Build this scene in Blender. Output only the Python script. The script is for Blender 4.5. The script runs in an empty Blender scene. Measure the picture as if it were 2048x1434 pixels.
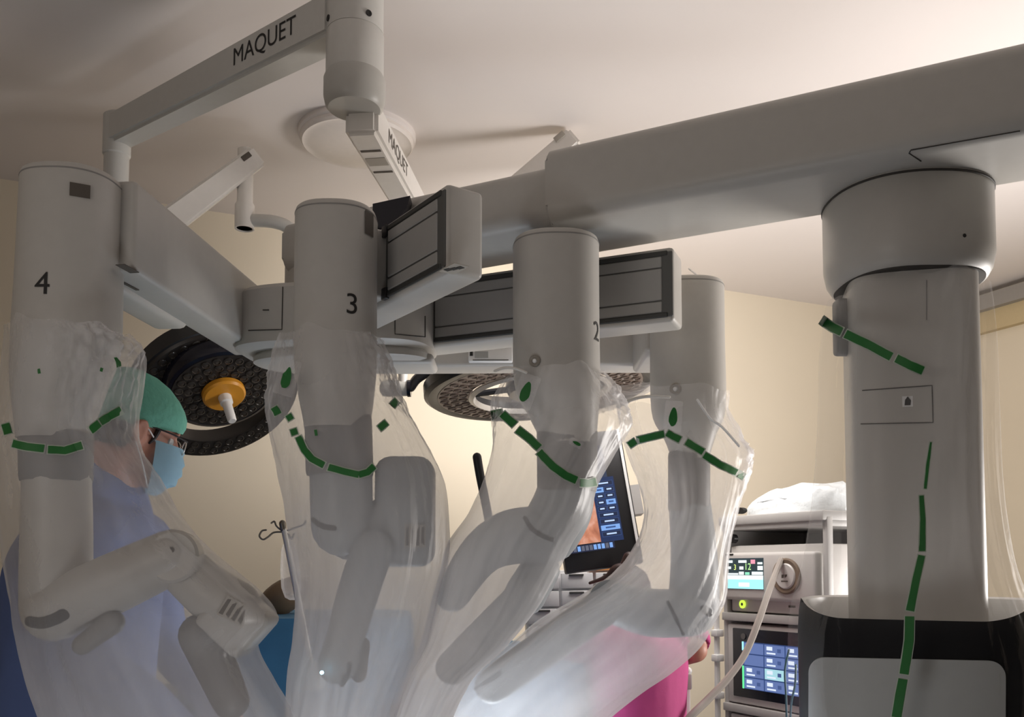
import bpy, bmesh, math, random
from mathutils import Vector, Matrix, noise
from mathutils.bvhtree import BVHTree
random.seed(7)
C = bpy.context.scene.collection
SC = bpy.context.scene
PI = math.pi

# ------------------------------------------------------------------ camera, world, lights, exposure
F, CX, CY, PITCH, H = 1800.0, 1024.0, 1035.0, math.radians(3.2), 1.25
cd = bpy.data.cameras.new('camera'); cam = bpy.data.objects.new('camera', cd); C.objects.link(cam)
cam.location = (0, 0, H); cam.rotation_euler = (PI/2 + PITCH, 0, 0)
cd.sensor_width = 36; cd.lens = 36*F/2048; cd.shift_y = (CY-717)/2048; cd.clip_start = .05
SC.camera = cam
SC.view_settings.view_transform = 'Standard'; SC.view_settings.look = 'None'
SC.view_settings.gamma = 1; SC.view_settings.use_curve_mapping = False; SC.view_settings.exposure = 0.0
SC.cycles.transparent_max_bounces = 24
SC.cycles.max_bounces = 10
w = bpy.data.worlds.new('world'); SC.world = w; w.use_nodes = True
w.node_tree.nodes['Background'].inputs[0].default_value = (1, .9, .8, 1)
w.node_tree.nodes['Background'].inputs[1].default_value = .05

def area(name, loc, target, size, power, col, spread=PI):
    l = bpy.data.lights.new(name, 'AREA'); l.shape = 'DISK'; l.size = size; l.energy = power; l.color = col; l.spread = spread
    o = bpy.data.objects.new(name, l); C.objects.link(o); o.location = loc
    o.rotation_euler = (Vector(target)-Vector(loc)).to_track_quat('-Z', 'Y').to_euler()
    return o
area('lamp_right', (2.75, 3.0, 1.15), (.9, 2.7, 2.6), 1.1, 66, (1, .95, .91))
area('field_bounce_fill', (-.1, 2.75, .60), (-.1, 2.4, 2.2), .6, 8.5, (.86, .93, 1))  # unseen up-light added in place of bounce off the operating field
area('lamp_back', (.45, 3.3, 2.40), (.7, 5.2, .9), .9, 35, (1, .95, .91))
area('low_front_fill', (-.25, 1.0, .35), (-.2, 2.1, 1.2), .5, 3.2, (.95, .96, 1))  # unseen fill added below the view to brighten the lower arms
area('ceiling_fill', (-1.5, -.6, 1.5), (-1.2, .9, 3), 1.2, 10, (1, .93, .88))  # unseen fill added behind the camera, lifts the left ceiling and robot fronts

# ------------------------------------------------------------------ projection helpers
def ray(px, py):
    u = (px-CX)/F; v = (CY-py)/F
    c, s = math.cos(PITCH), math.sin(PITCH)
    return Vector((u, c - v*s, s + v*c))
def P(px, py, Y):
    d = ray(px, py); return Vector((0, 0, H)) + d*(Y/d.y)
def Z(py, Y): return P(1024, py, Y).z
def S(n, Y): return n*Y/F

# ------------------------------------------------------------------ materials
MATS = {}
def mat(name, col, rough=.5, metal=0, spec=.5, nz=.04, nscale=40, emis=None, estr=1, bump=0, coat=0):
    if name in MATS: return MATS[name]
    m = bpy.data.materials.new(name); m.use_nodes = True
    nt = m.node_tree; b = nt.nodes['Principled BSDF']
    b.inputs['Roughness'].default_value = rough; b.inputs['Metallic'].default_value = metal
    b.inputs['Specular IOR Level'].default_value = spec; b.inputs['Coat Weight'].default_value = coat
    if emis:
        b.inputs['Base Color'].default_value = (0, 0, 0, 1); b.inputs['Emission Color'].default_value = (*emis, 1)
        b.inputs['Emission Strength'].default_value = estr
    else:
        tc = nt.nodes.new('ShaderNodeTexCoord'); n = nt.nodes.new('ShaderNodeTexNoise'); n.inputs['Scale'].default_value = nscale
        n.inputs['Detail'].default_value = 4
        mx = nt.nodes.new('ShaderNodeMix'); mx.data_type = 'RGBA'
        mx.inputs[6].default_value = (*[max(0, c*(1-nz)) for c in col], 1); mx.inputs[7].default_value = (*[min(1, c*(1+nz)) for c in col], 1)
        nt.links.new(tc.outputs['Object'], n.inputs['Vector'])
        nt.links.new(n.outputs['Fac'], mx.inputs[0]); nt.links.new(mx.outputs[2], b.inputs['Base Color'])
        if bump:
            bp = nt.nodes.new('ShaderNodeBump'); bp.inputs['Strength'].default_value = bump; bp.inputs['Distance'].default_value = .01
            nt.links.new(n.outputs['Fac'], bp.inputs['Height']); nt.links.new(bp.outputs['Normal'], b.inputs['Normal'])
    MATS[name] = m; return m
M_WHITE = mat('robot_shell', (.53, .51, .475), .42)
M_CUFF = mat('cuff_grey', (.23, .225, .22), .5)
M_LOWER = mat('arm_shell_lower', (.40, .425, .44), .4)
M_SLAT = mat('slat_grey', (.36, .35, .335), .5)
M_FRAME = mat('frame_dark', (.10, .10, .095), .5)
M_BLACK = mat('black_plastic', (.012, .012, .014), .35)
M_BLACKG = mat('black_gloss', (.012, .012, .02), .12)
M_SEAM = mat('seam', (.05, .045, .04), .7)
M_PANEL = mat('panel_grey', (.42, .43, .42), .4)
M_PEND = mat('pendant_paint', (.62, .61, .58), .35)
M_CEIL = mat('ceiling_paint', (.81, .755, .73), .9, nz=.02, nscale=3)
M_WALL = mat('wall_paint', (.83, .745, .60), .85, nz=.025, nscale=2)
M_FLOOR = mat('floor_vinyl', (.17, .19, .22), .4)
M_LENSB = mat('lens_body', (.028, .024, .022), .35)
M_LENS = mat('lens_glass', (.05, .042, .036), .12, spec=.6)
M_TANRING = mat('lamp_underside', (.30, .235, .195), .4)
M_AMBER = mat('amber_plastic', (.75, .33, .03), .35)
M_STEEL = mat('steel', (.60, .57, .53), .3, metal=.3)
M_STEELD = mat('steel_dark', (.22, .20, .17), .35, metal=1)
M_GREEN = mat('tape_green', (.018, .165, .032), .5, nz=.12)
M_TAPEW = mat('tape_border', (.50, .56, .48), .5)
M_SKIN = mat('skin', (.52, .24, .165), .5, nz=.1, nscale=25)
M_HAIR = mat('hair', (.02, .012, .01), .6)
M_CAP = mat('cap_cloth', (.17, .49, .37), .85, nz=.08, nscale=60, bump=.3)
M_MASK = mat('mask_cloth', (.56, .82, .95), .8, nz=.05)
M_GOWN = mat('gown_cloth', (.10, .15, .34), .85, nz=.12, nscale=12, bump=.2)
M_BLUE = mat('sheet_blue', (.045, .17, .31), .85, nz=.10, nscale=14, bump=.2)
M_PINK = mat('pink_cloth', (.55, .065, .24), .8, nz=.1, nscale=18, bump=.2)
M_NAVY = mat('trouser_cloth', (.05, .07, .16), .8)
M_CART = mat('cart_grey', (.47, .455, .44), .4)
M_CARTD = mat('cart_dark', (.13, .125, .12), .5)
M_DEV = mat('device_shell', (.60, .575, .55), .4)
M_PAPER = mat('white_plastic', (.86, .86, .85), .35)
M_BROWN = mat('mound_brown', (.22, .145, .085), .5)
M_TUBE = mat('tube_plastic', (.40, .36, .33), .25)
M_TEAL = mat('cable_teal', (.02, .11, .16), .4)
M_INK = mat('ink', (.012, .011, .010), .6)
M_STICK = mat('sticker_dark', (.10, .085, .07), .6)
M_STICKL = mat('sticker_light', (.45, .42, .37), .6)
def em(name, col, s=1): return mat('glow_'+name, (0, 0, 0), .4, emis=col, estr=s)

def film_mat(name, op, tint=(.93, .91, .91), nscale=5, rough=.4, nstr=.6):
    m = bpy.data.materials.new(name); m.use_nodes = True; nt = m.node_tree; N = nt.nodes; L = nt.links
    N.remove(N['Principled BSDF']); out = N['Material Output']
    tr = N.new('ShaderNodeBsdfTransparent'); tr.inputs[0].default_value = (1, 1, 1, 1)
    df = N.new('ShaderNodeBsdfDiffuse'); df.inputs[0].default_value = (*tint, 1)
    tl = N.new('ShaderNodeBsdfTranslucent'); tl.inputs[0].default_value = (*tint, 1)
    gl = N.new('ShaderNodeBsdfGlossy'); gl.inputs['Roughness'].default_value = rough; gl.inputs[0].default_value = (1, 1, 1, 1)
    tc = N.new('ShaderNodeTexCoord'); mp = N.new('ShaderNodeMapping'); mp.inputs['Scale'].default_value = (1.3, 1.3, .55)
    n = N.new('ShaderNodeTexNoise'); n.inputs['Scale'].default_value = nscale; n.inputs['Detail'].default_value = 5; n.inputs['Distortion'].default_value = .8
    at = N.new('ShaderNodeAttribute'); at.attribute_name = 'layers'
    n2 = N.new('ShaderNodeTexNoise'); n2.inputs['Scale'].default_value = 22; n2.inputs['Detail'].default_value = 3; n2.inputs['Distortion'].default_value = 1.5
    bp = N.new('ShaderNodeBump'); bp.inputs['Strength'].default_value = .3; bp.inputs['Distance'].default_value = .006
    L.new(tc.outputs['Object'], mp.inputs[0]); L.new(mp.outputs[0], n.inputs['Vector']); L.new(mp.outputs[0], n2.inputs['Vector'])
    L.new(n2.outputs['Fac'], bp.inputs['Height'])
    for s_ in (df, gl): L.new(bp.outputs[0], s_.inputs['Normal'])
    m1 = N.new('ShaderNodeMath'); m1.operation = 'MULTIPLY_ADD'; m1.inputs[1].default_value = nstr; m1.inputs[2].default_value = 1-nstr*.5
    L.new(n.outputs['Fac'], m1.inputs[0])
    m2 = N.new('ShaderNodeMath'); m2.operation = 'MULTIPLY'; L.new(m1.outputs[0], m2.inputs[0]); L.new(at.outputs['Fac'], m2.inputs[1])
    m3 = N.new('ShaderNodeMath'); m3.operation = 'MULTIPLY'; m3.inputs[1].default_value = op; m3.use_clamp = True; L.new(m2.outputs[0], m3.inputs[0])
    a = N.new('ShaderNodeMixShader'); a.inputs[0].default_value = .5; L.new(df.outputs[0], a.inputs[1]); L.new(tl.outputs[0], a.inputs[2])
    b = N.new('ShaderNodeMixShader'); L.new(m3.outputs[0], b.inputs[0]); L.new(tr.outputs[0], b.inputs[1]); L.new(a.outputs[0], b.inputs[2])
    fr = N.new('ShaderNodeFresnel'); fr.inputs[0].default_value = 1.35; L.new(bp.outputs[0], fr.inputs['Normal'])
    fm = N.new('ShaderNodeMath'); fm.operation = 'MULTIPLY'; fm.inputs[1].default_value = .07; L.new(fr.outputs[0], fm.inputs[0])
    c = N.new('ShaderNodeMixShader'); L.new(fm.outputs[0], c.inputs[0]); L.new(b.outputs[0], c.inputs[1]); L.new(gl.outputs[0], c.inputs[2])
    L.new(c.outputs[0], out.inputs[0]); return m
M_FILM = film_mat('drape_film', .62)
M_FILMC = film_mat('column_film', .18)
M_TAB = film_mat('tab_film', .45)

# ------------------------------------------------------------------ object helpers
def thing(name, label, cat, loc=(0, 0, 0), group=None):
    o = bpy.data.objects.new(name, None); C.objects.link(o); o.location = loc; o.empty_display_size = .05
    o['label'] = label; o['category'] = cat
    if group: o['group'] = group
    return o
def wloc(o):
    v = Vector((0, 0, 0))
    while o: v += o.location; o = o.parent
    return v
def link(name, me, m, parent=None, label=None, smooth=True, kind=None):
    """mesh in world coordinates -> object; origin at its own middle"""
    if len(me.vertices):
        xs = [v.co for v in me.vertices]
        mid = Vector([(min(v[i] for v in xs)+max(v[i] for v in xs))/2 for i in range(3)])
    else: mid = Vector()
    me.transform(Matrix.Translation(-mid))
    o = bpy.data.objects.new(name, me); C.objects.link(o)
    if m: me.materials.append(m)
    if smooth:
        for p in me.polygons: p.use_smooth = True
    if parent: o.parent = parent; o.location = mid - wloc(parent)
    else: o.location = mid
    if label: o['label'] = label
    if kind: o['kind'] = kind
    return o
def tag(o, label, cat, group=None):
    o['label'] = label; o['category'] = cat
    if group: o['group'] = group
    return o
def tomesh(bm, name='m', auto=None):
    me = bpy.data.meshes.new(name); bmesh.ops.recalc_face_normals(bm, faces=bm.faces[:])
    bm.to_mesh(me); bm.free(); 
    if auto is not None: me.set_sharp_from_angle(angle=math.radians(auto))
    return me
def part(name, bm, m, parent=None, label=None, smooth=True, auto=35, kind=None):
    return link(name, tomesh(bm, name, auto if smooth else None), m, parent, label, smooth, kind)

def frame(o, x, z=None, y=None):
    """4x4 from origin and axes"""
    x = Vector(x).normalized()
    if y is not None: y = Vector(y); y = (y - x*y.dot(x)).normalized(); z = x.cross(y)
    else: z = Vector(z); z = (z - x*z.dot(x)).normalized(); y = z.cross(x)
    return Matrix.Translation(o) @ Matrix((x, y, z)).transposed().to_4x4()
def add_box(bm, M, lo, hi, bev=0, seg=2):
    r = bmesh.ops.create_cube(bm, size=1)
    vs = r['verts']
    T = M @ Matrix.Translation([(lo[i]+hi[i])/2 for i in range(3)]) @ Matrix.Diagonal([hi[i]-lo[i] for i in range(3)]+[1])
    bmesh.ops.transform(bm, matrix=T, verts=vs)
    if bev:
        es = list({e for v in vs for e in v.link_edges})
        bmesh.ops.bevel(bm, geom=es, offset=bev, segments=seg, profile=.5, affect='EDGES')
    return bm
def box(M, lo, hi, bev=0, seg=2): return add_box(bmesh.new(), M, lo, hi, bev, seg)
def catmull(rows, n):
    k = len(rows); out = []
    for i in range(n):
        t = i/(n-1)*(k-1); a = min(int(t), k-2); f = t-a
        p0 = rows[max(a-1, 0)]; p1 = rows[a]; p2 = rows[a+1]; p3 = rows[min(a+2, k-1)]
        out.append([.5*((2*p1[j]) + (p2[j]-p0[j])*f + (2*p0[j]-5*p1[j]+4*p2[j]-p3[j])*f*f + (3*p1[j]-p0[j]-3*p2[j]+p3[j])*f**3) for j in range(len(p1))])
    return out
def rings(bm, rs, cap=True, closed=True):
    vr = [[bm.verts.new(p) for p in r] for r in rs]
    n = len(vr[0])
    for a, b in zip(vr, vr[1:]):
        for i in range(n if closed else n-1):
            bm.faces.new((a[i], a[(i+1) % n], b[(i+1) % n], b[i]))
    if cap and closed: bm.faces.new(vr[0]); bm.faces.new(vr[-1])
    return vr
def add_tube(bm, pts, seg=16, n=None, round_ends=(True, True), sub=True):
    """pts: (Vector, radius)"""
    rows = [[*p, r] for p, r in pts]
    if sub: rows = catmull(rows, n or max(2, (len(rows)-1)*8+1))
    ps = [Vector(r[:3]) for r in rows]; rad = [r[3] for r in rows]
    tans = [(ps[min(i+1, len(ps)-1)]-ps[max(i-1, 0)]).normalized() for i in range(len(ps))]
    q = Vector((0, 1, 0)) if abs(tans[0].y) < .8 else Vector((1, 0, 0))
    x = (q - tans[0]*q.dot(tans[0])).normalized(); rs = []
    def ring(c, r, x, t):
        y = t.cross(x); return [c + (x*math.cos(2*PI*i/seg)+y*math.sin(2*PI*i/seg))*r for i in range(seg)]
    for i, (p, r, t) in enumerate(zip(ps, rad, tans)):
        x = (x - t*x.dot(t)).normalized()
        if i == 0 and round_ends[0]:
            for k in range(4):
                a = PI/2*(1-k/4)*.97; rs.append(ring(p - t*r*math.sin(a), r*math.cos(a), x, t))
        rs.append(ring(p, r, x, t))
        if i == len(ps)-1 and round_ends[1]:
            for k in range(1, 5):
                a = PI/2*(k/4)*.97; rs.append(ring(p + t*r*math.sin(a), r*math.cos(a), x, t))
    rings(bm, rs); return bm
def tube(pts, **k): return add_tube(bmesh.new(), pts, **k)
def ptube(pts, **k):
    """(px, py, Y, radius in px)"""
    return tube([(P(a, b, Y), S(r, Y)) for a, b, Y, r in pts], **k)
def add_lathe(bm, M, prof, seg=40, cap=True):
    rs = [[M @ Vector((r*math.cos(2*PI*i/seg), r*math.sin(2*PI*i/seg), z)) for i in range(seg)] for r, z in prof]
    rings(bm, rs, cap); return bm
def lathe(M, prof, seg=40, cap=True): return add_lathe(bmesh.new(), M, prof, seg, cap)
def torus_like(M, prof, seg=64):
    """closed ring: profile loop revolved"""
    bm = bmesh.new(); n = len(prof)
    vs = [[bm.verts.new(M @ Vector((r*math.cos(2*PI*i/seg), r*math.sin(2*PI*i/seg), z))) for r, z in prof] for i in range(seg)]
    for i in range(seg):
        for k in range(n):
            bm.faces.new((vs[i][k], vs[i][(k+1) % n], vs[(i+1) % seg][(k+1) % n], vs[(i+1) % seg][k]))
    return bm
def sup(t, a, b, e):
    c, s = math.cos(t), math.sin(t)
    return a*math.copysign(abs(c)**(2/e), c), b*math.copysign(abs(s)**(2/e), s)
def add_loft(bm, rows, seg=48, e=3, rot=0):
    """rows: (cx, cy, z, a, b) horizontal superellipse sections"""
    rs = []
    for cx, cy, z, a, b in rows:
        r = []
        for i in range(seg):
            x, y = sup(2*PI*i/seg, a, b, e)
            r.append(Vector((cx + x*math.cos(rot)-y*math.sin(rot), cy + x*math.sin(rot)+y*math.cos(rot), z)))
        rs.append(r)
    rings(bm, rs); return bm
def loft(rows, **k): return add_loft(bmesh.new(), rows, **k)
def prism(M, pts, d):
    """2D outline in local xy extruded d along local z"""
    bm = bmesh.new()
    a = [bm.verts.new(M @ Vector((x, y, 0))) for x, y in pts]; b = [bm.verts.new(M @ Vector((x, y, d))) for x, y in pts]
    bm.faces.new(a); bm.faces.new(b); n = len(pts)
    for i in range(n): bm.faces.new((a[i], a[(i+1) % n], b[(i+1) % n], b[i]))
    return bm
def rrect(x0, y0, x1, y1, r, k=5):
    out = []
    for cx, cy, a0 in ((x1-r, y1-r, 0), (x0+r, y1-r, PI/2), (x0+r, y0+r, PI), (x1-r, y0+r, 1.5*PI)):
        for i in range(k+1): out.append((cx+r*math.cos(a0+PI/2*i/k), cy+r*math.sin(a0+PI/2*i/k)))
    return out
def bvh_of(*objs):
    vs, fs = [], []
    for o in objs:
        off = len(vs); L0 = wloc(o)
        vs += [v.co+L0 for v in o.data.vertices]; fs += [[i+off for i in p.vertices] for p in o.data.polygons]
    return BVHTree.FromPolygons(vs, fs)
ORG = Vector((0, 0, H))
def hit(bv, px, py, off=.002, Y=2.0):
    d = ray(px, py).normalized(); h = bv.ray_cast(ORG, d)
    if h[0] is None: return None
    n = h[1] if h[1].dot(d) < 0 else -h[1]
    return h[0] + (n-d).normalized()*off
def text2d(s, size):
    cu = bpy.data.curves.new('t', 'FONT'); cu.body = s; cu.size = size; cu.align_x = 'CENTER'; cu.align_y = 'CENTER'
    o = bpy.data.objects.new('t', cu); C.objects.link(o)
    bpy.context.view_layer.update()
    me = bpy.data.meshes.new_from_object(o.evaluated_get(bpy.context.evaluated_depsgraph_get()))
    bpy.data.objects.remove(o); bpy.data.curves.remove(cu)
    return me
def lettering(s, size, M, m, parent, name='lettering', bold=0, wrap=None, sx=1):
    """flat print; M maps local xy; wrap: bvh to press the letters on"""
    me = text2d(s, size); bm = bmesh.new(); bm.from_mesh(me); bpy.data.meshes.remove(me)
    bmesh.ops.triangulate(bm, faces=bm.faces[:])
    if bold:
        for dx, dy in ((bold, 0), (0, bold), (bold, bold)):
            g = bmesh.ops.duplicate(bm, geom=[f for f in bm.faces if not f.tag])
            nv = [x for x in g['geom'] if isinstance(x, bmesh.types.BMVert)]; nf = [x for x in g['geom'] if isinstance(x, bmesh.types.BMFace)]
            for f in nf: f.tag = True
            bmesh.ops.translate(bm, verts=nv, vec=(dx, dy, .00003*(dx > 0)+.00002*(dy > 0)))
    if wrap: bmesh.ops.subdivide_edges(bm, edges=bm.edges[:], cuts=1)
    nrm = (M.to_3x3() @ Vector((0, 0, 1))).normalized()
    for v in bm.verts:
        p = M @ Vector((v.co.x*sx, v.co.y, 0))
        if wrap:
            h = wrap.ray_cast(p + nrm*.1, -nrm)
            if h[0] is not None: p = h[0] + nrm*(.0012+v.co.z)
        else: p = p + nrm*(.0008+v.co.z)
        v.co = p
    me = bpy.data.meshes.new(name); bm.to_mesh(me); bm.free()
    return link(name, me, m, parent, smooth=False)
def decal_frame(bv, px, py, up=(0, 0, 1)):
    d = ray(px, py).normalized(); h = bv.ray_cast(ORG, d); n = h[1] if h[1].dot(d) < 0 else -h[1]
    up = Vector(up); x = up.cross(n).normalized()
    return frame(h[0], x, z=n)

# ------------------------------------------------------------------ the room
def struct(name, bm, m):
    o = part(name, bm, m, smooth=False); o['kind'] = 'structure'; return o
CZ = 3.0
cl = P(5, 358, 10); cr = P(1448, 580, 10)
def on_ceil(px, py):
    d = ray(px, py); return ORG + d*((CZ-H)/d.z)
A, B = on_ceil(5, 358), on_ceil(1448, 580)
wd = (B-A); wd.z = 0; wd.normalize(); wn = Vector((wd.y, -wd.x, 0))          # along the back wall, into the room
CR = A + wd*((B-A).length*1.395); CR.z = 0
W_, D_ = 7.6, 7.0
def room(u0, u1, v0, v1, z0, z1):
    M = frame(CR, -wd, z=(0, 0, 1))        # local x along back wall to the left, y = z cross x
    s = 1 if (M.to_3x3() @ Vector((0, 1, 0))).dot(wn) > 0 else -1
    lo, hi = sorted((v0*s, v1*s)); return box(M, (u0, lo, z0), (u1, hi, z1))
struct('floor', room(-.1, W_+.1, -.1, D_+.1, -.1, 0), M_FLOOR)
struct('ceiling', room(-.1, W_+.1, -.1, D_+.1, CZ, CZ+.1), M_CEIL)
struct('wall_back', room(-.1, W_+.1, -.1, 0, 0, CZ), M_WALL)
struct('wall_right', room(-.1, 0, 0, D_, 0, CZ), M_WALL)
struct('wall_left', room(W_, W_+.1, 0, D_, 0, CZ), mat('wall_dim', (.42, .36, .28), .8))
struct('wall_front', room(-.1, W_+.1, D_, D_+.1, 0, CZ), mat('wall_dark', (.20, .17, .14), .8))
struct('trim_1', room(0, .10, 0, D_, CZ-.13, CZ-.035), mat('rail_grey', (.33, .31, .29), .5))
struct('trim_2', room(0, .05, 0, D_, CZ-.26, CZ-.13), mat('cornice', (.62, .50, .30), .8))

# ------------------------------------------------------------------ round ceiling lamp (switched off)
cl0 = on_ceil(715, 268); rL = S(119, cl0.y)
t = thing('ceiling_lamp', 'round white flush ceiling lamp, unlit, behind the overhead light arms', 'ceiling lamp', cl0)
Mdn = Matrix.Translation(cl0)
part('base_ring', lathe(Mdn, [(rL, 0), (rL, -.018), (rL*.97, -.024), (rL*.9, -.025)], 64), M_CEIL, t)
part('diffuser', lathe(Mdn, [(rL*.965, -.022), (rL*.965, -.036), (rL*.93, -.046), (rL*.86, -.044), (rL*.80, -.049), (rL*.3, -.058), (.01, -.059)], 64), mat('diffuser', (.80, .74, .70), .5), t)

# ------------------------------------------------------------------ overhead light mount
Yh = 2.45
hub0 = P(710, 100, Yh); RH = S(59, Yh); zt = CZ; zk = P(710, 160, Yh).z; zb = P(710, 205, Yh).z
t = thing('light_mount', 'white round overhead mount with bolted collar carrying both lettered light arms', 'light mount', (hub0.x, hub0.y, CZ))
Mh = Matrix.Translation((hub0.x, hub0.y, 0))
zs = P(710, 36, Yh-.08).z
part('post', lathe(Mh, [(RH*.98, zt), (RH*.98, zs+.003)], 48), M_PEND, t)
part('collar', lathe(Mh, [(RH*.96, zs+.003), (RH, zs-.002), (RH, zk+.01), (RH, zk)], 48), M_PEND, t)
part('knuckle', lathe(Mh, [(RH*1.0, zk+.01), (RH*1.07, zk-.004), (RH*1.07, zb+.012), (RH*1.0, zb-.012), (RH*.9, zb-.02), (.01, zb-.02)], 48), mat('knuckle_paint', (.50, .49, .46), .4), t)
for px in (662, 745):
    n = P(px, 54, Yh); n.y = hub0.y - math.sqrt(max(0, RH**2-(n.x-hub0.x)**2)); nn = Vector((n.x-hub0.x, n.y-hub0.y, 0)).normalized()
    part('screw_hole', lathe(frame(n, nn.cross(Vector((0, 0, 1))), z=nn), [(.009, -.001), (.009, .001), (.006, .0012), (.001, -.001)], 12), M_INK, t)

def arm_box(p0, p1, w0, h0, w1, h1, bev=.012):
    """tapering beam between two points, heights measured down from the points"""
    d = (p1-p0).normalized(); s = d.cross(Vector((0, 0, 1))).normalized(); u = s.cross(d)
    bm = bmesh.new(); rs = []
    for p, w_, h_ in ((p0, w0, h0), (p1, w1, h1)):
        rs.append([bm.verts.new(p + s*x*w_/2 + u*y) for x, y in ((-1, 0), (1, 0), (1, -h_), (-1, -h_))])
    bm.faces.new(rs[0]); bm.faces.new(rs[1])
    for i in range(4): bm.faces.new((rs[0][i], rs[0][(i+1) % 4], rs[1][(i+1) % 4], rs[1][i]))
    bmesh.ops.bevel(bm, geom=bm.edges[:], offset=bev, segments=3, affect='EDGES'); return bm

# --- surgical light at the left: extension arm, spring arm, yoke, lamp head
e1 = P(235, 240, 3.13); top0 = P(655, -15, Yh); z_top = (e1.z+top0.z)/2
e1.z = z_top; h1p = Vector((hub0.x-.04, hub0.y+.0, z_top))
LL = thing('surgical_light', 'round dark surgical light with amber disc and white handle, left of arm numbered 3', 'surgical light', e1)
arm1 = part('extension_arm', arm_box(h1p, e1, .10, .128, .085, .11), M_PEND, LL)
ad = (e1-h1p).normalized(); side = Vector((0, 0, 1)).cross(ad).normalized()
if side.dot(Vector((0, -1, 0))) < 0: side = -side
tc = hit(bvh_of(arm1), 527, 82, 0)
tpos = h1p + ad*((tc-h1p).dot(ad)) + side*.0485; tpos.z = z_top-.058
xdir = ad if ad.x > 0 else -ad
lettering('MAQUET', .078, frame(tpos, xdir, z=side), M_INK, arm1, bold=.0052, wrap=bvh_of(arm1), sx=.92)
ed = e1 + ad*-.0
zlo = Z(520, 3.13)
part('end_post', lathe(Matrix.Translation((ed.x, ed.y, 0)), [(.01, z_top+.008), (.038, z_top+.008), (.047, z_top), (.047, z_top-.14), (.042, z_top-.145), (.042, zlo), (.01, zlo)], 32), M_PEND, LL)
sA = Vector((ed.x, ed.y, zlo+.06)); sB = P(500, 296, 3.4)
part('spring_arm', arm_box(sA, sB, .075, .10, .06, .08, .01), mat('spring_paint', (.80, .77, .73), .35), LL)
part('cap_slot', box(frame(sB-(sB-sA).normalized()*.05, (sB-sA), z=(0, 0, 1)), (-.025, -.034, -.030), (.018, -.026, -.010), .002), M_STICK, LL)
tq = P(491, 330, 3.4)
Mt = Matrix.Translation((tq.x, tq.y, 0)); za = Z(300, 3.4); zb_ = Z(405, 3.4); zc = Z(458, 3.4)
part('drop_tube', lathe(Mt, [(.012, za+.008), (.03, za), (.03, zb_), (.037, zb_-.012), (.037, zc), (.031, zc), (.03, zc+.03), (.002, zc+.03)], 32), mat('spring_paint', 0), LL)
part('tube_mouth', lathe(Mt, [(.0295, zc+.004), (.001, zc+.004)], 24), M_INK, LL)
yb = part('yoke', ptube([(506, 441, 3.4, 13), (548, 444, 3.4, 13), (580, 458, 3.42, 13), (612, 500, 3.46, 13), (620, 580, 3.5, 13), (608, 660, 3.5, 12), (570, 716, 3.48, 10), (535, 700, 3.45, 10)], seg=16), M_PEND, LL)

def disc_frame(c, ratio, ang, flip=1):
    """disc facing the camera and down; ratio = seen minor/major axis, ang = image tilt of the major axis (deg, up to the right)"""
    v = (ORG-c).normalized(); a = math.radians(ang)
    r = Vector((0, 0, 1)).cross(v).normalized(); u = v.cross(r)          # image right / up
    if r.x < 0: r = -r
    u = Vector((0, 0, 1)) - v*v.z; u.normalize()
    major = r*math.cos(a) + u*math.sin(a); minor = -r*math.sin(a) + u*math.cos(a)
    n = v*ratio - minor*math.sqrt(1-ratio*ratio)
    return frame(c, major, z=n)
lens_me = None
def lens_ring(M, rows, parent, r, m):
    me = tomesh(lathe(Matrix.Identity(4), [(r, 0), (r, .003), (r*.82, .004), (r*.72, .0005), (r*.3, .002), (.0005, .0025)], 10), 'lens', 30)
    me.materials.append(m)
    for p in me.polygons: p.use_smooth = True
    out = []
    for rad, cnt, ph, a0, a1 in rows:
        for i in range(cnt):
            a = a0 + (a1-a0)*(i+ph)/cnt
            c = M @ Vector((rad*math.cos(a), rad*math.sin(a), 0))
            o = bpy.data.objects.new('lens', me); C.objects.link(o); o.parent = parent
            o.matrix_local = Matrix.Translation(c-wloc(parent)) @ M.to_3x3().to_4x4()
            out.append(o)
    return out
Yl = 3.4
oc = P(436, 796, Yl+.05); ic = P(446, 783, Yl-.03)
Mo = disc_frame(oc, .72, 22); Mi = disc_frame(ic, .66, 18)
Ro = S(166, Yl); Ri = S(113, Yl)
orr = part('outer_ring', torus_like(Mo, [(Ro, -.07), (Ro*1.0, -.012), (Ro*.97, 0), (Ro*.735, 0), (Ro*.72, -.015), (Ro*.74, -.07)]), M_LENSB, LL)
part('ring_shell', torus_like(Mo, [(Ro*1.01, -.085), (Ro*1.02, -.01), (Ro*1.0, -.008), (Ro*.98, -.085)]), M_BLACK, LL)
lens_ring(Mo @ Matrix.Translation((0, 0, .0005)), [(Ro*.80, 34, 0, 0, 2*PI), (Ro*.90, 38, .5, 0, 2*PI)], orr, .016, M_LENS)
part('strut', tube([(Mo @ Vector((Ro*.6, Ro*.45, -.02)), .012), (Mo @ Vector((Ri*.9, .05, -.05)), .012)], seg=8), M_BLACK, LL)
part('strut', tube([(Mo @ Vector((-Ro*.74, -Ro*.1, -.03)), .012), (Mi @ Vector((-Ri*.9, 0, -.04)), .012)], seg=8), M_BLACK, LL)
inn = part('inner_disc', lathe(Mi, [(.01, -.075), (Ri*.9, -.075), (Ri, -.06), (Ri*1.0, -.02), (Ri*.96, -.004), (Ri*.90, 0), (Ri*.885, -.004), (.01, -.004)], 64), M_BLACKG, LL)
part('lens_plate', lathe(Mi, [(Ri*.885, -.0035), (Ri*.88, -.001), (.01, -.001)], 64), M_LENSB, LL)
lens_ring(Mi, [(Ri*.45, 14, 0, 0, 2*PI), (Ri*.60, 19, .5, 0, 2*PI), (Ri*.76, 25, 0, 0, 2*PI)], inn, .0165, M_LENS)
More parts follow.
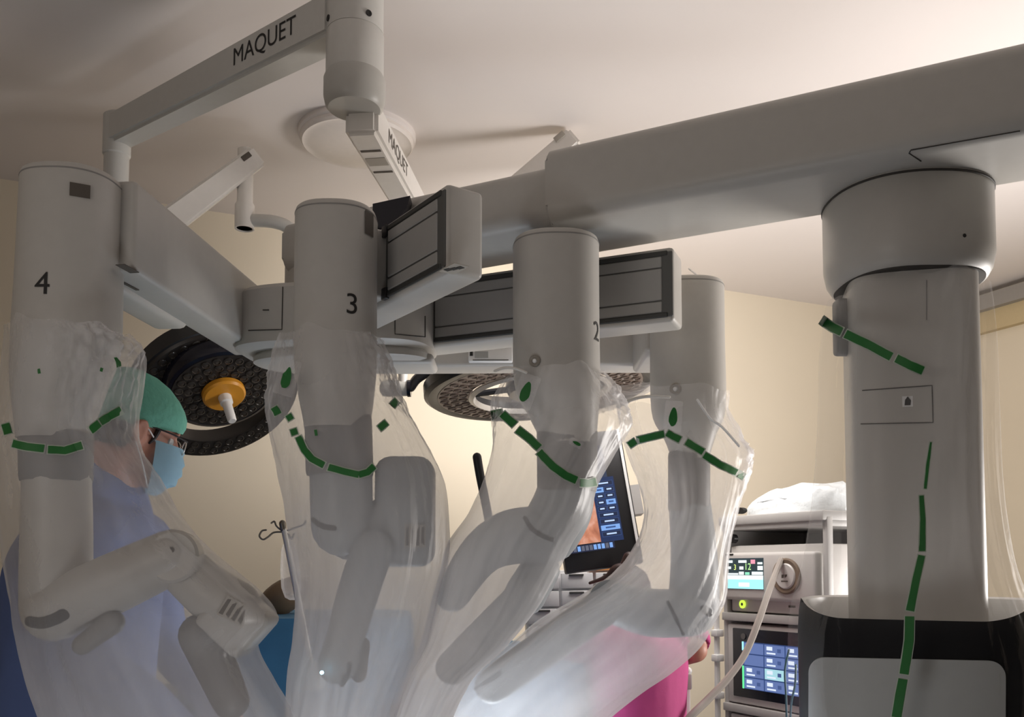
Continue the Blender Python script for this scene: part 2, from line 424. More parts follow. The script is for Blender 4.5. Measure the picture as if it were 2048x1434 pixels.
amb = part('amber_disc', lathe(Mi, [(Ri*.375, .004), (Ri*.375, .022), (Ri*.34, .03), (Ri*.12, .03), (.005, .03)], 40), M_AMBER, LL, 'amber plastic disc')
part('handle', lathe(Mi, [(.025, .03), (.024, .06), (.018, .064), (.0165, .145), (.013, .15), (.002, .15)], 20), M_PAPER, LL, 'white handle')

# --- second surgical light, behind the robot arms
ez = hub0 + Vector((.08, 0, 0)); 
e2a = Vector((hub0.x+.015, hub0.y+.02, zb+.015+.0)); e2b = P(880, 405, 3.6)
e2b.z = e2a.z
RL_ = thing('surgical_light', 'wide dark ring surgical light seen edge-on behind arm numbered 2', 'surgical light', e2b)
arm2 = part('extension_arm', arm_box(e2a+Vector((0, 0, .01)), e2b, .095, .105, .085, .095), mat('spring_paint', 0), RL_)
ad2 = (e2b-e2a).normalized(); s2 = ad2.cross(Vector((0, 0, 1))).normalized()
c2 = e2a + ad2*.25 + s2*.05; c2.z = e2a.z-.042
lettering('MAQUET', .062, frame(c2, ad2, z=s2), M_STICK, arm2, bold=.0015, wrap=bvh_of(arm2))
u2 = Vector((0, 0, -1)); 
for k, (a, wd_, h_) in enumerate(((.10, .05, .010), (.15, .06, .05), (.24, .05, .010))):
    q = e2a + ad2*a; q.z = e2a.z-.0955
    part('label_strip', box(frame(q, ad2, z=(0, 0, -1)), (0, -.03, -.001), (h_, .03, .0012)), M_STICKL if k == 1 else M_STICK, RL_)
Mp = Matrix.Translation((e2b.x, e2b.y, 0)); pz = Z(560, e2b.y)
part('end_post', lathe(Mp, [(.01, e2b.z+.008), (.045, e2b.z), (.045, e2b.z-.15), (.04, e2b.z-.155), (.04, pz), (.01, pz)], 28), M_PEND, RL_)
Yb = 3.55
pt0 = P(806, 740, Yb)
zA = Z(480, Yb)
part('link_arm', arm_box(Vector((e2b.x, e2b.y, zA+.1)), Vector((pt0.x, pt0.y, zA+.02)), .07, .09, .06, .08), M_PEND, RL_)
part('drop_tube', lathe(Matrix.Translation((pt0.x, pt0.y, 0)), [(.012, zA), (.019, zA-.01), (.019, Z(765, Yb)), (.01, Z(765, Yb))], 24), mat('spring_paint', 0), RL_)
jb = P(770, 777, Yb); je = P(822, 777, Yb)
Mj = frame(jb, (0, 1, 0), z=(je-jb))
jl = (je-jb).length
part('joint', lathe(Mj, [(.015, -.02), (.03, -.01), (.033, .01), (.030, jl*.86), (.01, jl*.86)], 28), M_PEND, RL_)
part('joint_ring', lathe(Mj, [(.028, jl*.85), (.034, jl*.87), (.034, jl), (.01, jl)], 28), M_BLACKG, RL_)
part('yoke', ptube([(822, 775, Yb, 9), (835, 757, Yb, 10), (862, 742, Yb, 11), (905, 738, Yb-.02, 11), (960, 738, Yb-.03, 10)], seg=14), M_BLACK, RL_)
c = P(1080, 782, Yb); Mr = disc_frame(c, .27, 5.5); Rr = S(234, Yb)
shell2 = part('ring_shell', torus_like(Mr, [(Rr*.93, -.07), (Rr, -.045), (Rr, -.006), (Rr*.965, .006), (Rr*.90, .006), (Rr*.88, 0), (Rr*.60, -.006), (Rr*.58, -.03), (Rr*.70, -.07)]), M_BLACK, RL_)
under = part('underside', torus_like(Mr, [(Rr*.885, -.004), (Rr*.885, .004), (Rr*.62, .004), (Rr*.60, -.004)]), M_TANRING, RL_, 'tan lens underside')
lens_ring(Mr @ Matrix.Translation((0, 0, .0045)), [(Rr*.83, 42, 0, 0, 2*PI), (Rr*.745, 38, .5, 0, 2*PI), (Rr*.67, 32, 0, 0, 2*PI)], under, .019, mat('lens_tan', (.17, .125, .10), .5))
part('inner_hoop', torus_like(Mr, [(Rr*.60, .0), (Rr*.62, .012), (Rr*.58, .02), (Rr*.56, .0)]), M_STEEL, RL_)
for s_ in (-1, 1):
    part('spoke', tube([(Mr @ Vector((s_*Rr*.6, -.02, -.02)), .013), (Mr @ Vector((s_*Rr*.25, .0, -.02)), .013)], seg=8), M_BLACK, RL_)
inn2 = part('inner_disc', lathe(Mr, [(.01, -.06), (Rr*.28, -.06), (Rr*.3, -.02), (Rr*.27, .01), (.01, .012)], 40), M_BLACKG, RL_)
# crumpled clear wrap on the light ring
bm = bmesh.new(); rs = []
for i in range(28):
    a = math.radians(-62 + 60*i/27); row = []
    for k in range(12):
        b = 2*PI*k/12
        rr = Rr*.79 + Rr*.2*math.cos(b) + .012*noise.noise(Vector((i*.7, k*.9, 3))); zz = .016 + .016*math.sin(b) + .012*noise.noise(Vector((i*.8, k*.8, 9)))
        row.append(Mr @ Vector((rr*math.cos(a), rr*math.sin(a), zz)))
    rs.append(row)
rings(bm, rs)
wrp = part('plastic_wrap', bm, M_TAB, RL_, 'crumpled clear plastic wrap'); 
at = wrp.data.attributes.new('layers', 'FLOAT', 'POINT'); at.data.foreach_set('value', [.8]*len(wrp.data.vertices))

# ------------------------------------------------------------------ surgical robot
zbb, zbt = Z(440, 2.06), Z(293, 2.06)
fl0 = P(1090, 440, 2.06); fl0.z = 0
fr0 = P(2037, 75, 2.06); dray = ray(2037, 75); frp = ORG + dray*((zbt-H)/dray.z); frp.z = 0
bd = (frp-fl0).normalized(); bn = Vector((bd.y, -bd.x, 0)); bn = bn if bn.y < 0 else -bn        # along boom to the right, toward camera
COLX, COLY = P(1822, 900, 1.95).x, 1.95
RB = thing('surgical_robot', 'large off-white surgical robot with overhead boom and four numbered draped arms', 'robot', (COLX, COLY, 0))
Mb = frame(fl0, bd, y=-bn)            # x right along boom, y away from camera
if (Mb.to_3x3() @ Vector((0, 0, 1))).z < 0: raise RuntimeError
def boom_section(x0, x1, y0, y1, z0, z1, r, bev=.006):
    bm = bmesh.new(); out = rrect(y0, z0, y1, z1, r, 6)
    rs = [[Mb @ Vector((x, y, z)) for y, z in out] for x in (x0, x1)]
    rings(bm, rs)
    es = [e for e in bm.edges if len(e.link_faces) == 2 and any(len(f.verts) > 4 for f in e.link_faces)]
    bmesh.ops.bevel(bm, geom=es, offset=bev, segments=2, affect='EDGES')
    return bm
boom = part('boom', boom_section(0, 1.75, 0, .285, zbb, zbt, .035), M_WHITE, RB)
part('inner_boom', boom_section(-.80, .02, .012, .272, zbb+.004, zbt-.035, .034), M_WHITE, RB)
# seams on the boom around the column housing
def seam(pts, bv, w=1.6, m=None, name='seam', parent=RB, off=.001, thick=None, miss=None):
    """thin line pressed on a surface; pts in photo pixels"""
    out = []
    for a, b in zip(pts, pts[1:]):
        n = max(2, int(math.hypot(b[0]-a[0], b[1]-a[1])/10)); out += [(a[0]+(b[0]-a[0])*i/n, a[1]+(b[1]-a[1])*i/n) for i in range(n)]
    out.append(pts[-1])
    ps = [hit(bv, x, y, off) for x, y in out]; ps = [p for p in ps if p]
    if len(ps) < 2: return None
    return part(name, tube([(p, S(w, p.y)) for p in ps], seg=6, sub=False, round_ends=(False, False)), m or M_SEAM, parent)
bvb = bvh_of(boom)
seam([(2040, 262), (1822, 300), (1818, 306), (1842, 322)], bvb, 1.3, parent=boom)
# column housing (collar)
ctop, cbot = zbb+.012, Z(575, COLY)
RC = S(157, COLY)
collar = part('column_collar', loft([(COLX, COLY, ctop, RC*.985, RC*.985), (COLX, COLY, ctop-.004, RC, RC), (COLX, COLY, cbot+.05, RC, RC), (COLX, COLY, cbot+.02, RC*.965, RC*.965), (COLX, COLY, cbot+.004, RC*.91, RC*.91), (COLX, COLY, cbot, RC*.86, RC*.86)], seg=72, e=2.25, rot=.0), M_WHITE, RB)
part('collar_gasket', loft([(COLX, COLY, zbb-.008, RC*1.004, RC*1.004), (COLX, COLY, zbb-.0075, RC*1.012, RC*1.012), (COLX, COLY, zbb-.0035, RC*1.012, RC*1.012), (COLX, COLY, zbb-.003, RC*1.004, RC*1.004)], seg=72, e=2.25), M_SEAM, RB)
bvc = bvh_of(collar)
part('screw', lathe(decal_frame(bvc, 1929, 471), [(.004, 0), (.004, .0008), (.001, .001)], 10), M_INK, collar)
ca = S(120, COLY)
crot = math.radians(-14)
column = part('column', loft([(COLX, COLY, cbot+.03, ca, ca*.95), (COLX, COLY, .32, ca, ca*.95)], seg=72, e=4.2, rot=crot), M_WHITE, RB)
part('column_ring', loft([(COLX, COLY, cbot-.001, RC*.865, RC*.865), (COLX, COLY, cbot+.006, RC*.875, RC*.875)], seg=72, e=2.4), M_SEAM, RB)
bvk = bvh_of(column)
seam([(1725, 781), (1864, 771), (1866, 845), (1722, 848)], bvk, 1.0, parent=column)
seam([(1853, 560), (1853, 640)], bvk, .8, m=M_CUFF, parent=column)
Ml = decal_frame(bvk, 1815, 803)
part('lock_recess', prism(Ml, [(-.010, -.011), (.010, -.011), (.010, .011), (-.010, .011)], .001), M_PAPER, column)
part('lock', prism(Ml, [(-.006, -.008), (.005, -.008), (.006, .002), (0, .010), (-.005, .003)], .003), M_INK, column)
# handle plate at the column's left edge
hp = P(1680, 655, COLY+.01)
part('side_clip', box(frame(hp, (1, 0, 0), z=(0, 0, 1)), (-.012, -.02, -.062), (.03, .02, .062), .009, 3), M_CUFF, RB)
# black cowl with grey front panel around the column foot
def cowl_top(a):      # angle around the column, -pi/2 faces the camera
    f = abs(math.atan2(math.sin(a+PI/2), math.cos(a+PI/2)))          # 0 at the front
    return Z(1243, COLY-.245) + (.036 if f > 1.16 else .036*max(0, (f-.37)/.79)**1.5)
bm = bmesh.new(); o_r, i_r = [], []
nseg = 96
CWX, CWY, cax, cay = COLX-.008, COLY-.02, .232, .205
CRT = math.radians(-27)
def csup(a, g):
    x, y = sup(a, cax*g, cay*g, 3.6); return x*math.cos(CRT)-y*math.sin(CRT), x*math.sin(CRT)+y*math.cos(CRT)
levels = [0, .02, .12, .3, .55, .8, .93, .975, 1]
rs = []
for k, lv in enumerate(levels):
    r = []
    for i in range(nseg):
        a = 2*PI*i/nseg; zt_ = cowl_top(a); z = .18 + (zt_-.18)*lv
        g = 1.0 - (.03 if k >= 8 else .012 if k == 7 else 0)
        x, y = csup(a, g); r.append(Vector((CWX+x, CWY+y, z)))
    rs.append(r)
rings(bm, rs, cap=False)
cowl = part('cowl', bm, mat('cowl_black', (.008, .008, .009), .75, spec=.08), RB, 'black cowl')
bm = bmesh.new(); rs = []
for g, dz in ((.968, 0), (.93, -.004), (.90, -.05), (.88, -.12)):
    r = []
    for i in range(nseg):
        a = 2*PI*i/nseg; x, y = csup(a, g); r.append(Vector((CWX+x, CWY+y, cowl_top(a)+dz)))
    rs.append(r)
rings(bm, rs, cap=False)
vc = [v.co for v in bm.verts][-nseg:]
cc = bm.verts.new((CWX, CWY, sum(v.z for v in vc)/nseg)); bm.verts.ensure_lookup_table(); last = list(bm.verts)[-nseg-1:-1]
for i in range(nseg): bm.faces.new((last[i], last[(i+1) % nseg], cc))
part('cowl_lining', bm, M_PAPER, RB, 'white lining of the cowl')
bvw = bvh_of(cowl)
# grey panel
bm = bmesh.new()
pp = []
x0, y0, x1, y1, rp = 1622, 1314, 2010, 1640, 32
grid = []
nx, ny = 26, 18
vsg = {}
for j in range(ny+1):
    for i in range(nx+1):
        X = x0+(x1-x0)*i/nx; Y_ = y0 + (rp*(j/9)**1.6 if j <= 9 else rp+(y1-y0-rp)*(j-9)/(ny-9))
        if Y_ < y0+rp:                       # rounded upper corners
            dy = (y0+rp-Y_); inset = rp-math.sqrt(max(0, rp*rp-dy*dy)); X = x0+inset+(x1-x0-2*inset)*i/nx
        h = hit(bvw, X, Y_+ (X-1622)/388*8, .006); vsg[i, j] = bm.verts.new(h if h else P(X, Y_, 1.65))
for j in range(ny):
    for i in range(nx): bm.faces.new((vsg[i, j], vsg[i+1, j], vsg[i+1, j+1], vsg[i, j+1]))
g = bmesh.ops.extrude_face_region(bm, geom=bm.faces[:]); 
bmesh.ops.translate(bm, verts=[v for v in g['geom'] if isinstance(v, bmesh.types.BMVert)], vec=(0, .008, 0))
part('front_panel', bm, M_PANEL, RB, 'grey front panel')
part('cart_base', box(Matrix.Translation((COLX, COLY, 0)), (-.33, -.36, .05), (.33, .62, .2), .05, 3), M_WHITE, RB)
for sx in (-1, 1):
    for sy in (-.26, .5):
        part('caster', lathe(frame((COLX+sx*.25, COLY+sy, .05), (0, 1, 0), z=(1, 0, 0)), [(.02, -.02), (.05, -.018), (.05, .018), (.02, .02)], 20), M_BLACK, RB)
part('base_column', box(Matrix.Translation((COLX, COLY, 0)), (-.14, -.14, .15), (.14, .14, .34), .03), M_WHITE, RB)

# hub from which the arms fan out
HX, HY = P(682, 600, 2.5).x, 2.52
hz0, hz1 = Z(672, 2.27), Z(552, 2.27)
hub = part('arm_hub', loft([(HX, HY-.065, hz0-.012, .25, .14), (HX, HY-.065, hz0, .27, .16), (HX, HY-.065, hz1-.014, .27, .16), (HX, HY-.065, hz1, .255, .145)], seg=72, e=3.2, rot=-.12), M_WHITE, RB)
part('hub_flange', loft([(HX+.02, HY-.09, hz0-.040, .225, .10), (HX+.02, HY-.09, hz0-.034, .245, .11), (HX+.02, HY-.09, hz0-.02, .245, .11), (HX+.02, HY-.09, hz0-.010, .235, .105)], seg=72, e=2.6, rot=-.12), M_WHITE, RB)
part('hub_neck', loft([(HX, HY, hz1-.02, .16, .13), (HX, HY, zbb+.03, .16, .13)], seg=48, e=2.2), M_WHITE, RB)
bvh_hub = bvh_of(hub)
for pl in ([(500, 561), (566, 563), (564, 659), (497, 661)], [(790, 622), (790, 668), (850, 674), (850, 632)]):
    seam(pl, bvh_hub, 1.1, parent=hub)
seam([(526, 620), (538, 620)], bvh_hub, 1.2, parent=hub)
part('hub_cap', loft([(P(822, 693, 2.42).x, 2.45, Z(702, 2.42), .055, .055), (P(822, 693, 2.42).x, 2.45, Z(690, 2.42), .062, .062), (P(822, 693, 2.42).x, 2.45, Z(682, 2.42), .06, .06)], e=2), mat('cap_warm', (.62, .57, .50), .4), RB)
part('hub_foot', box(frame(P(815, 722, 2.42), (1, 0, 0), z=(0, 0, 1)), (-.10, -.05, -.017), (.075, .10, .012), .014, 3), M_WHITE, RB)
# black end of the boom and cable slot behind arm 3
bp_ = P(782, 414, 2.35)
part('boom_end_cap', prism(frame(P(745, 440, 2.19), (1, 0, 0), z=(0, -1, 0)), [(0, -.02), (S(20, 2.32), -.02), (S(48, 2.32), S(4, 2.32)), (S(66, 2.32), S(24, 2.32)), (S(72, 2.32), S(48, 2.32)), (0, S(32, 2.32))], -.10), M_BLACKG, RB, 'black boom end cap')

# setup bars
zt_bar, zb_bar = Z(360, 1.79), Z(540, 1.79)
def bar(A, d, L, wid, side, panel, z0=zb_bar, z1=zt_bar, inset0=.025):
    """A centre of near end, d direction to hub; side: +1 panel on the left of d"""
    d = Vector((d[0], d[1], 0)).normalized(); Mx = frame((A[0], A[1], 0), d, z=(0, 0, 1))
    o = part('setup_bar', box(Mx, (0, -wid/2, z0), (L, wid/2, z1), .011, 3), M_WHITE, RB)
    if panel:
        s = wid/2*side; h = z1-z0; a, b = panel
        def slab(x0, x1, za, zb2, t0, t1, bev=.002):
            lo, hi = sorted((s+side*t0, s+side*t1)); return box(Mx, (x0, lo, za), (x1, hi, zb2), bev, 1)
        part('panel_frame', slab(a-.012, b+.012, z0+.012, z1-.012, -.004, .003), M_FRAME, o)
        for f0, f1, mm in ((.13, .27, M_SLAT), (.29, .71, M_SLAT), (.73, .87, M_SLAT)):
            part('panel_slat', slab(a+.014, b-.004, z0+h*f0, z0+h*f1, .0, .0065), mm, o)
        for zz in (z0+h*.055, z1-h*.055-.012):
            part('panel_rail', slab(a, b, zz, zz+.012, 0, .006), mat('rail_dark', (.045, .045, .042), .5), o)
    return o, Mx
d3 = (-.575, .82); d4 = (.084, .996); d2 = (-.92, .394)
p3 = P(890, 450, 1.80); A3 = (p3.x+.045*.82+.004, p3.y+.045*.575)
b3, M3 = bar(A3, d3, .75, .09, 1, (.018, .255))
p4 = P(272, 450, 1.79); A4 = (p4.x-.045, p4.y)
b4, M4 = bar(A4, d4, .74, .09, 1, None)
p2 = P(1347, 560, 2.165); A2 = (p2.x+.05*.394, p2.y+.05*.92)
b2, M2 = bar(A2, d2, .95, .10, 1, (.014, .66))
A1 = (P(1392, 640, 2.78).x, 2.80)
b1, M1 = bar(A1, (-1, .02), 1.05, .12, 1, None, z0=zb_bar+.022)
part('hub_back', box(Matrix.Translation((HX, 0, 0)), (-.12, 2.5, zb_bar+.035), (.22, 2.85, zt_bar-.01), .02, 3), M_WHITE, RB)
# control box on bar 1
q = P(970, 707, 2.74)
cb = part('display_box', box(frame(P(981, 707, 2.735), (1, 0, 0), z=(0, 0, 1)), (-.068, -.008, -.026), (.068, .02, .026), .004), M_PAPER, RB)
part('display', box(frame(P(958, 710, 2.727), (1, 0, 0), z=(0, 0, 1)), (-.013, -.002, -.009), (.028, .003, .011)), M_PANEL, cb)
part('button', box(frame(P(943, 706, 2.727), (1, 0, 0), z=(0, 0, 1)), (-.005, -.003, -.009), (.004, .003, .009)), M_INK, cb)
for yy in (695, 720):
    part('groove', box(frame(P(978, yy, 2.727), (1, 0, 0), z=(0, 0, 1)), (-.05, -.001, -.0012), (.06, .002, .0012)), M_SEAM, cb)
# warning stickers under bars 3 and 4
def under_sticker(px, py, zz, ang, w_, h_, m, parent):
    d = ray(px, py); p = ORG + d*((zz-H)/d.z)
    part('sticker', box(Matrix.Translation(p) @ Matrix.Rotation(ang, 4, 'Z'), (-w_/2, -h_/2, -.0012), (w_/2, h_/2, .0005)), m, parent)
a3 = math.atan2(d3[1], d3[0])
under_sticker(908, 537, zb_bar, a3, .06, .035, M_STICKL, b3)
for k in (-1, 0, 1): under_sticker(908+k*12, 537-k*2, zb_bar-.001, a3+.3, .014, .012, M_INK, b3)
under_sticker(255, 537, zb_bar, 1.4, .05, .02, M_STICK, b4); under_sticker(256, 570, zb_bar-.001, 1.4, .07, .008, M_STICK, b4)

def digit(s, px, py, size, col, parent, up=(0, 0, 1)):
    bv = bvh_of(col); M = decal_frame(bv, px, py, up)
    lettering(s, size, M, M_INK, parent, name='number', bold=size*.045, wrap=bv)

def arm_column(Y, rows, ztop_py, aspect=1.05, e=2.5, bev=.012, rot=0):
    """rows (py, px centre, half width px)"""
    zt_ = Z(ztop_py, Y); out = []
    c0, h0 = rows[0][1], rows[0][2]
    def sec(z, c, h, s=1): x = P(c, 700, Y).x; a = S(h, Y)*s; return (x, Y, z, a, a*aspect)
    out.append(sec(zt_, c0, h0, .93)); out.append(sec(zt_-bev*.3, c0, h0, .975)); out.append(sec(zt_-bev, c0, h0))
    rr = catmull([list(r) for r in rows], 24)
    for py, c, h in rr[1:]: out.append(sec(Z(py, Y), c, h))
    arm = part('robotic_arm', loft(out, seg=56, e=e, rot=rot), M_WHITE, RB)
    x_, y_, z_, a_, b_ = out[2]
    part('lid_seam', loft([(x_, y_, z_-.003, a_+.0004, b_+.0004), (x_, y_, z_-.0015, a_+.0008, b_+.0008), (x_, y_, z_, a_+.0004, b_+.0004)], seg=56, e=e, rot=rot), mat('seam_soft', (.28, .27, .255), .6), arm)
    return arm
def cuff(Y, rows, parent, aspect=1.0):
    out = [(P(c, py, Y).x, Y, Z(py, Y), S(h, Y), S(h, Y)*aspect) for py, c, h in rows]
    return part('grey_cuff', loft(out, seg=48, e=2.4), M_CUFF, parent, 'dark grey cuff')
def slit(pts, Y, w_, parent, m=M_BLACK, bv=None, off=.002):
    ps = []
    for x, y in pts:
        h = hit(bv, x, y, off) if bv else None
        ps.append(h if h else P(x, y, Y))
    return part('slot', tube([(p, S(w_, p.y)) for p in ps], seg=8), m, parent)
def sticker(px, py, w_, h_, parent, bv, m=M_STICKL, lines=True, tilt=0):
    h = hit(bv, px, py, 0)
    if not h: return
    Ms = decal_frame(bv, px, py) @ Matrix.Rotation(tilt, 4, 'Z')
    part('sticker', prism(Ms, [(-w_/2, -h_/2), (w_/2, -h_/2), (w_/2, h_/2), (-w_/2, h_/2)], .0015), m, parent)
    if lines:
        for k in range(4):
            x = -w_/2 + w_*(k+.5)/4
            part('mark', prism(Ms @ Matrix.Translation((0, 0, .0016)), [(x-w_*.08, -h_*.4+h_*.1*(k % 2)), (x+w_*.08, -h_*.4), (x+w_*.08, h_*.42), (x-w_*.05, h_*.36-h_*.1*(k % 3))], .0004), M_STICK, parent)

# arm 4 -------------------------------------------------------
Y4 = 1.78
a4 = arm_column(Y4, [(362, 140, 93), (560, 137, 94), (690, 134, 95), (770, 122, 84), (850, 114, 68), (880, 113, 64)], 362)
a4['label'] = 'robot arm column numbered 4'
digit('4', 85, 569, .062, a4, a4)
sticker(160, 381, .036, .026, a4, bvh_of(a4), M_STICK, False)
part('carriage', box(M4, (.02, .03, zb_bar-.012), (.42, .12, zb_bar+.13), .02, 3), M_WHITE, RB)
part('carriage_slot', box(M4, (.0, .035, zb_bar+.02), (.02, .06, zt_bar-.02), .004), M_FRAME, RB)
cuff(Y4, [(866, 113, 65), (872, 113, 66), (955, 113, 65), (964, 113, 63)], a4)
lo4 = part('lower_arm', ptube([(114, 950, Y4, 64), (114, 1050, Y4, 66), (113, 1150, Y4, 67), (112, 1215, Y4, 66)], seg=36), M_WHITE, a4)
fo4 = part('forearm', ptube([(108, 1222, Y4-.02, 60), (225, 1168, Y4-.03, 60), (345, 1112, Y4-.04, 54)], seg=32), M_WHITE, a4)
kn = P(345, 1113, Y4-.075)
part('joint_cap', lathe(frame(kn, (1, 0, 0), z=Vector((-.05, -1, .05))), [(S(53, 1.7), -.03), (S(53, 1.7), .0), (S(48, 1.7), .006), (.002, .006)], 40), M_WHITE, a4)
part('screw', lathe(frame(P(343, 1100, 1.695), (1, 0, 0), z=(0, -1, 0)), [(.006, 0), (.006, .003), (.001, .003)], 10), M_INK, a4)
wl4 = part('wrist_link', ptube([(370, 1140, Y4-.02, 50), (420, 1185, Y4-.02, 54), (465, 1215, Y4-.02, 58)], seg=28), M_WHITE, a4)
hb4 = part('tool_housing', box(frame(P(468, 1232, Y4-.02), Vector((.75, 0, -.66)), y=(0, 1, 0)), (-.045, -.05, -.052), (.068, .05, .052), .016, 3), M_WHITE, a4)
part('tool_carriage', ptube([(400, 1270, Y4-.03, 42), (430, 1330, Y4-.03, 41), (462, 1402, Y4-.03, 36)], seg=24), M_CUFF, a4, 'dark grey tool carriage')
part('forearm_bellows', ptube([(165, 1290, Y4-.05, 20), (225, 1245, Y4-.05, 24)], seg=16), M_CUFF, a4)
bv4 = bvh_of(lo4, fo4)
slit([(62, 1243), (85, 1245), (110, 1238), (127, 1229)], 1.66, 13, a4, bv=bv4, off=-.004)
sticker(468, 1222, .05, .04, a4, bvh_of(hb4, wl4), tilt=-.5)

# arm 3 -------------------------------------------------------
Y3 = 1.94
a3_ = arm_column(Y3, [(428, 671, 81), (600, 671, 81), (715, 672, 81), (790, 674, 74), (840, 676, 66), (860, 677, 64)], 428)
a3_['label'] = 'robot arm column numbered 3'
digit('3', 704, 610, .062, a3_, a3_)
sticker(738, 448, .03, .05, a3_, bvh_of(a3_), M_STICK, False)
part('carriage', box(M3, (.275, .035, zb_bar+.012), (.55, .10, zt_bar-.012), .012, 3), M_WHITE, RB)
for zz in (zb_bar+.008, zt_bar-.034): part('rail_end', box(M3, (.255, .040, zz), (.278, .054, zz+.026), .002), M_BLACK, RB)
cuff(Y3, [(832, 677, 65), (838, 677, 66), (944, 680, 66), (952, 680, 64)], a3_)
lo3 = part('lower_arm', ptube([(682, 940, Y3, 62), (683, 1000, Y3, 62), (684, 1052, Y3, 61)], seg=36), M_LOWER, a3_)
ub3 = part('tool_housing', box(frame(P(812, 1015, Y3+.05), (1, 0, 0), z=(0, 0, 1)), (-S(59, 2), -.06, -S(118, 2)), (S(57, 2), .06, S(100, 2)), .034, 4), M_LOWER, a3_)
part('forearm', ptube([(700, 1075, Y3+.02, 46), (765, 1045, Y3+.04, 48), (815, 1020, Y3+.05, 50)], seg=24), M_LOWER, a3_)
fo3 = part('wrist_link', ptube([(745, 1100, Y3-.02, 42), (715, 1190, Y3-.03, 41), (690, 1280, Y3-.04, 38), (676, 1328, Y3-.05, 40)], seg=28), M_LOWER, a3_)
part('tool_carriage', ptube([(724, 1290, Y3-.03, 16), (718, 1350, Y3-.03, 15)], seg=14), M_CUFF, a3_)
bv3 = bvh_of(lo3, fo3)
slit([(627, 1040), (645, 1052), (668, 1056)], Y3-.1, 6, a3_, bv=bv3, off=-.001)
slit([(698, 1330), (694, 1350), (684, 1368)], Y3-.1, 6, a3_, bv=bv3, off=-.001)
part('indicator_light', lathe(frame(P(644, 1345, Y3-.11), (1, 0, 0), z=(0, -1, 0)), [(.004, 0), (.004, .003), (.001, .004)], 12), em('led', (.3, .75, 1), 14), a3_)
sticker(830, 1072, .045, .05, a3_, bvh_of(ub3))

# arm 2 -------------------------------------------------------
Y2 = 2.06
a2 = arm_column(Y2, [(486, 1112, 87), (640, 1112, 87), (770, 1114, 86), (830, 1126, 70), (870, 1134, 59), (890, 1134, 58)], 486)
a2['label'] = 'robot arm column numbered 2'
digit('2', 1193, 665, .062, a2, a2)
part('carriage', box(M2, (.325, -.125, zb_bar+.005), (.485, -.02, zt_bar-.01), .014, 3), M_WHITE, RB)
cuff(Y2, [(862, 1134, 60), (868, 1134, 61), (976, 1134, 60), (984, 1134, 58)], a2)
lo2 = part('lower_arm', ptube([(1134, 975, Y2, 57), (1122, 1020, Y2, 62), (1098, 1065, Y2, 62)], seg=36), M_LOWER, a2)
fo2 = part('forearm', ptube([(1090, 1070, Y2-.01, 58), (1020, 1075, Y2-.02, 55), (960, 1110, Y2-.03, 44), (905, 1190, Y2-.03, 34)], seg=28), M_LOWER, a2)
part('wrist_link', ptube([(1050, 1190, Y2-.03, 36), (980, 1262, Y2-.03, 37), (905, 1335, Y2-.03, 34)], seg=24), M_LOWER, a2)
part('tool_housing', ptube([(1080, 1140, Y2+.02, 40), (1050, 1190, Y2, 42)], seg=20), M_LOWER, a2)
slit([(1050, 1036), (1062, 1056), (1082, 1070), (1104, 1079)], Y2-.1, 5, a2, bv=bvh_of(lo2, fo2), off=-.001)

# arm 1 -------------------------------------------------------
Y1 = 2.45
a1 = arm_column(Y1, [(572, 1374, 73), (690, 1374, 73), (820, 1375, 72), (870, 1377, 52), (905, 1378, 40), (920, 1378, 39)], 572)
a1['label'] = 'unnumbered robot arm column at the right'
part('carriage', box(Matrix.Translation((P(1374, 640, Y1).x, 0, 0)), (-.11, Y1+.03, zb_bar), (.09, 2.76, zt_bar-.01), .014, 3), M_WHITE, RB)
cuff(Y1, [(905, 1378, 40), (910, 1378, 41), (1015, 1378, 41), (1024, 1378, 39)], a1)
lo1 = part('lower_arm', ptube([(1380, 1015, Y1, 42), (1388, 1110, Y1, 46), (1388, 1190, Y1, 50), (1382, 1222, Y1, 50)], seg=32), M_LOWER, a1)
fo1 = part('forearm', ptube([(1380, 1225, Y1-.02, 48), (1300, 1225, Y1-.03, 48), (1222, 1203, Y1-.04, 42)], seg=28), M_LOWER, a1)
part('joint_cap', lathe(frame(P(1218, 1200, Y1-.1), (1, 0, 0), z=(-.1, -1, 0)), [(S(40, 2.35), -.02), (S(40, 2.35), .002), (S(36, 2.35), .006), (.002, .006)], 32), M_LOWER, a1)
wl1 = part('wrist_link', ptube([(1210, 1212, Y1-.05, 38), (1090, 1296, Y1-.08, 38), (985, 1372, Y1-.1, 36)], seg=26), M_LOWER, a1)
part('screw', lathe(frame(P(1216, 1181, Y1-.115), (1, 0, 0), z=(0, -1, 0)), [(.005, 0), (.005, .003), (.001, .003)], 10), M_INK, a1)
bv1 = bvh_of(lo1, fo1, wl1)
slit([(1408, 1219), (1418, 1225)], Y1-.12, 9, a1, bv=bv1, off=-.002)
slit([(1336, 1205), (1352, 1238), (1366, 1268)], Y1-.13, 4, a1, bv=bv1, off=-.001)
slit([(952, 1378), (975, 1363), (999, 1347)], Y1-.14, 5, a1, bv=bv1, off=-.001)
part('cable', tube([(P(1378, 538, 2.7), .003), (P(1395, 552, 2.6), .003), (P(1412, 572, 2.5), .003)], seg=6), M_PAPER, a1)

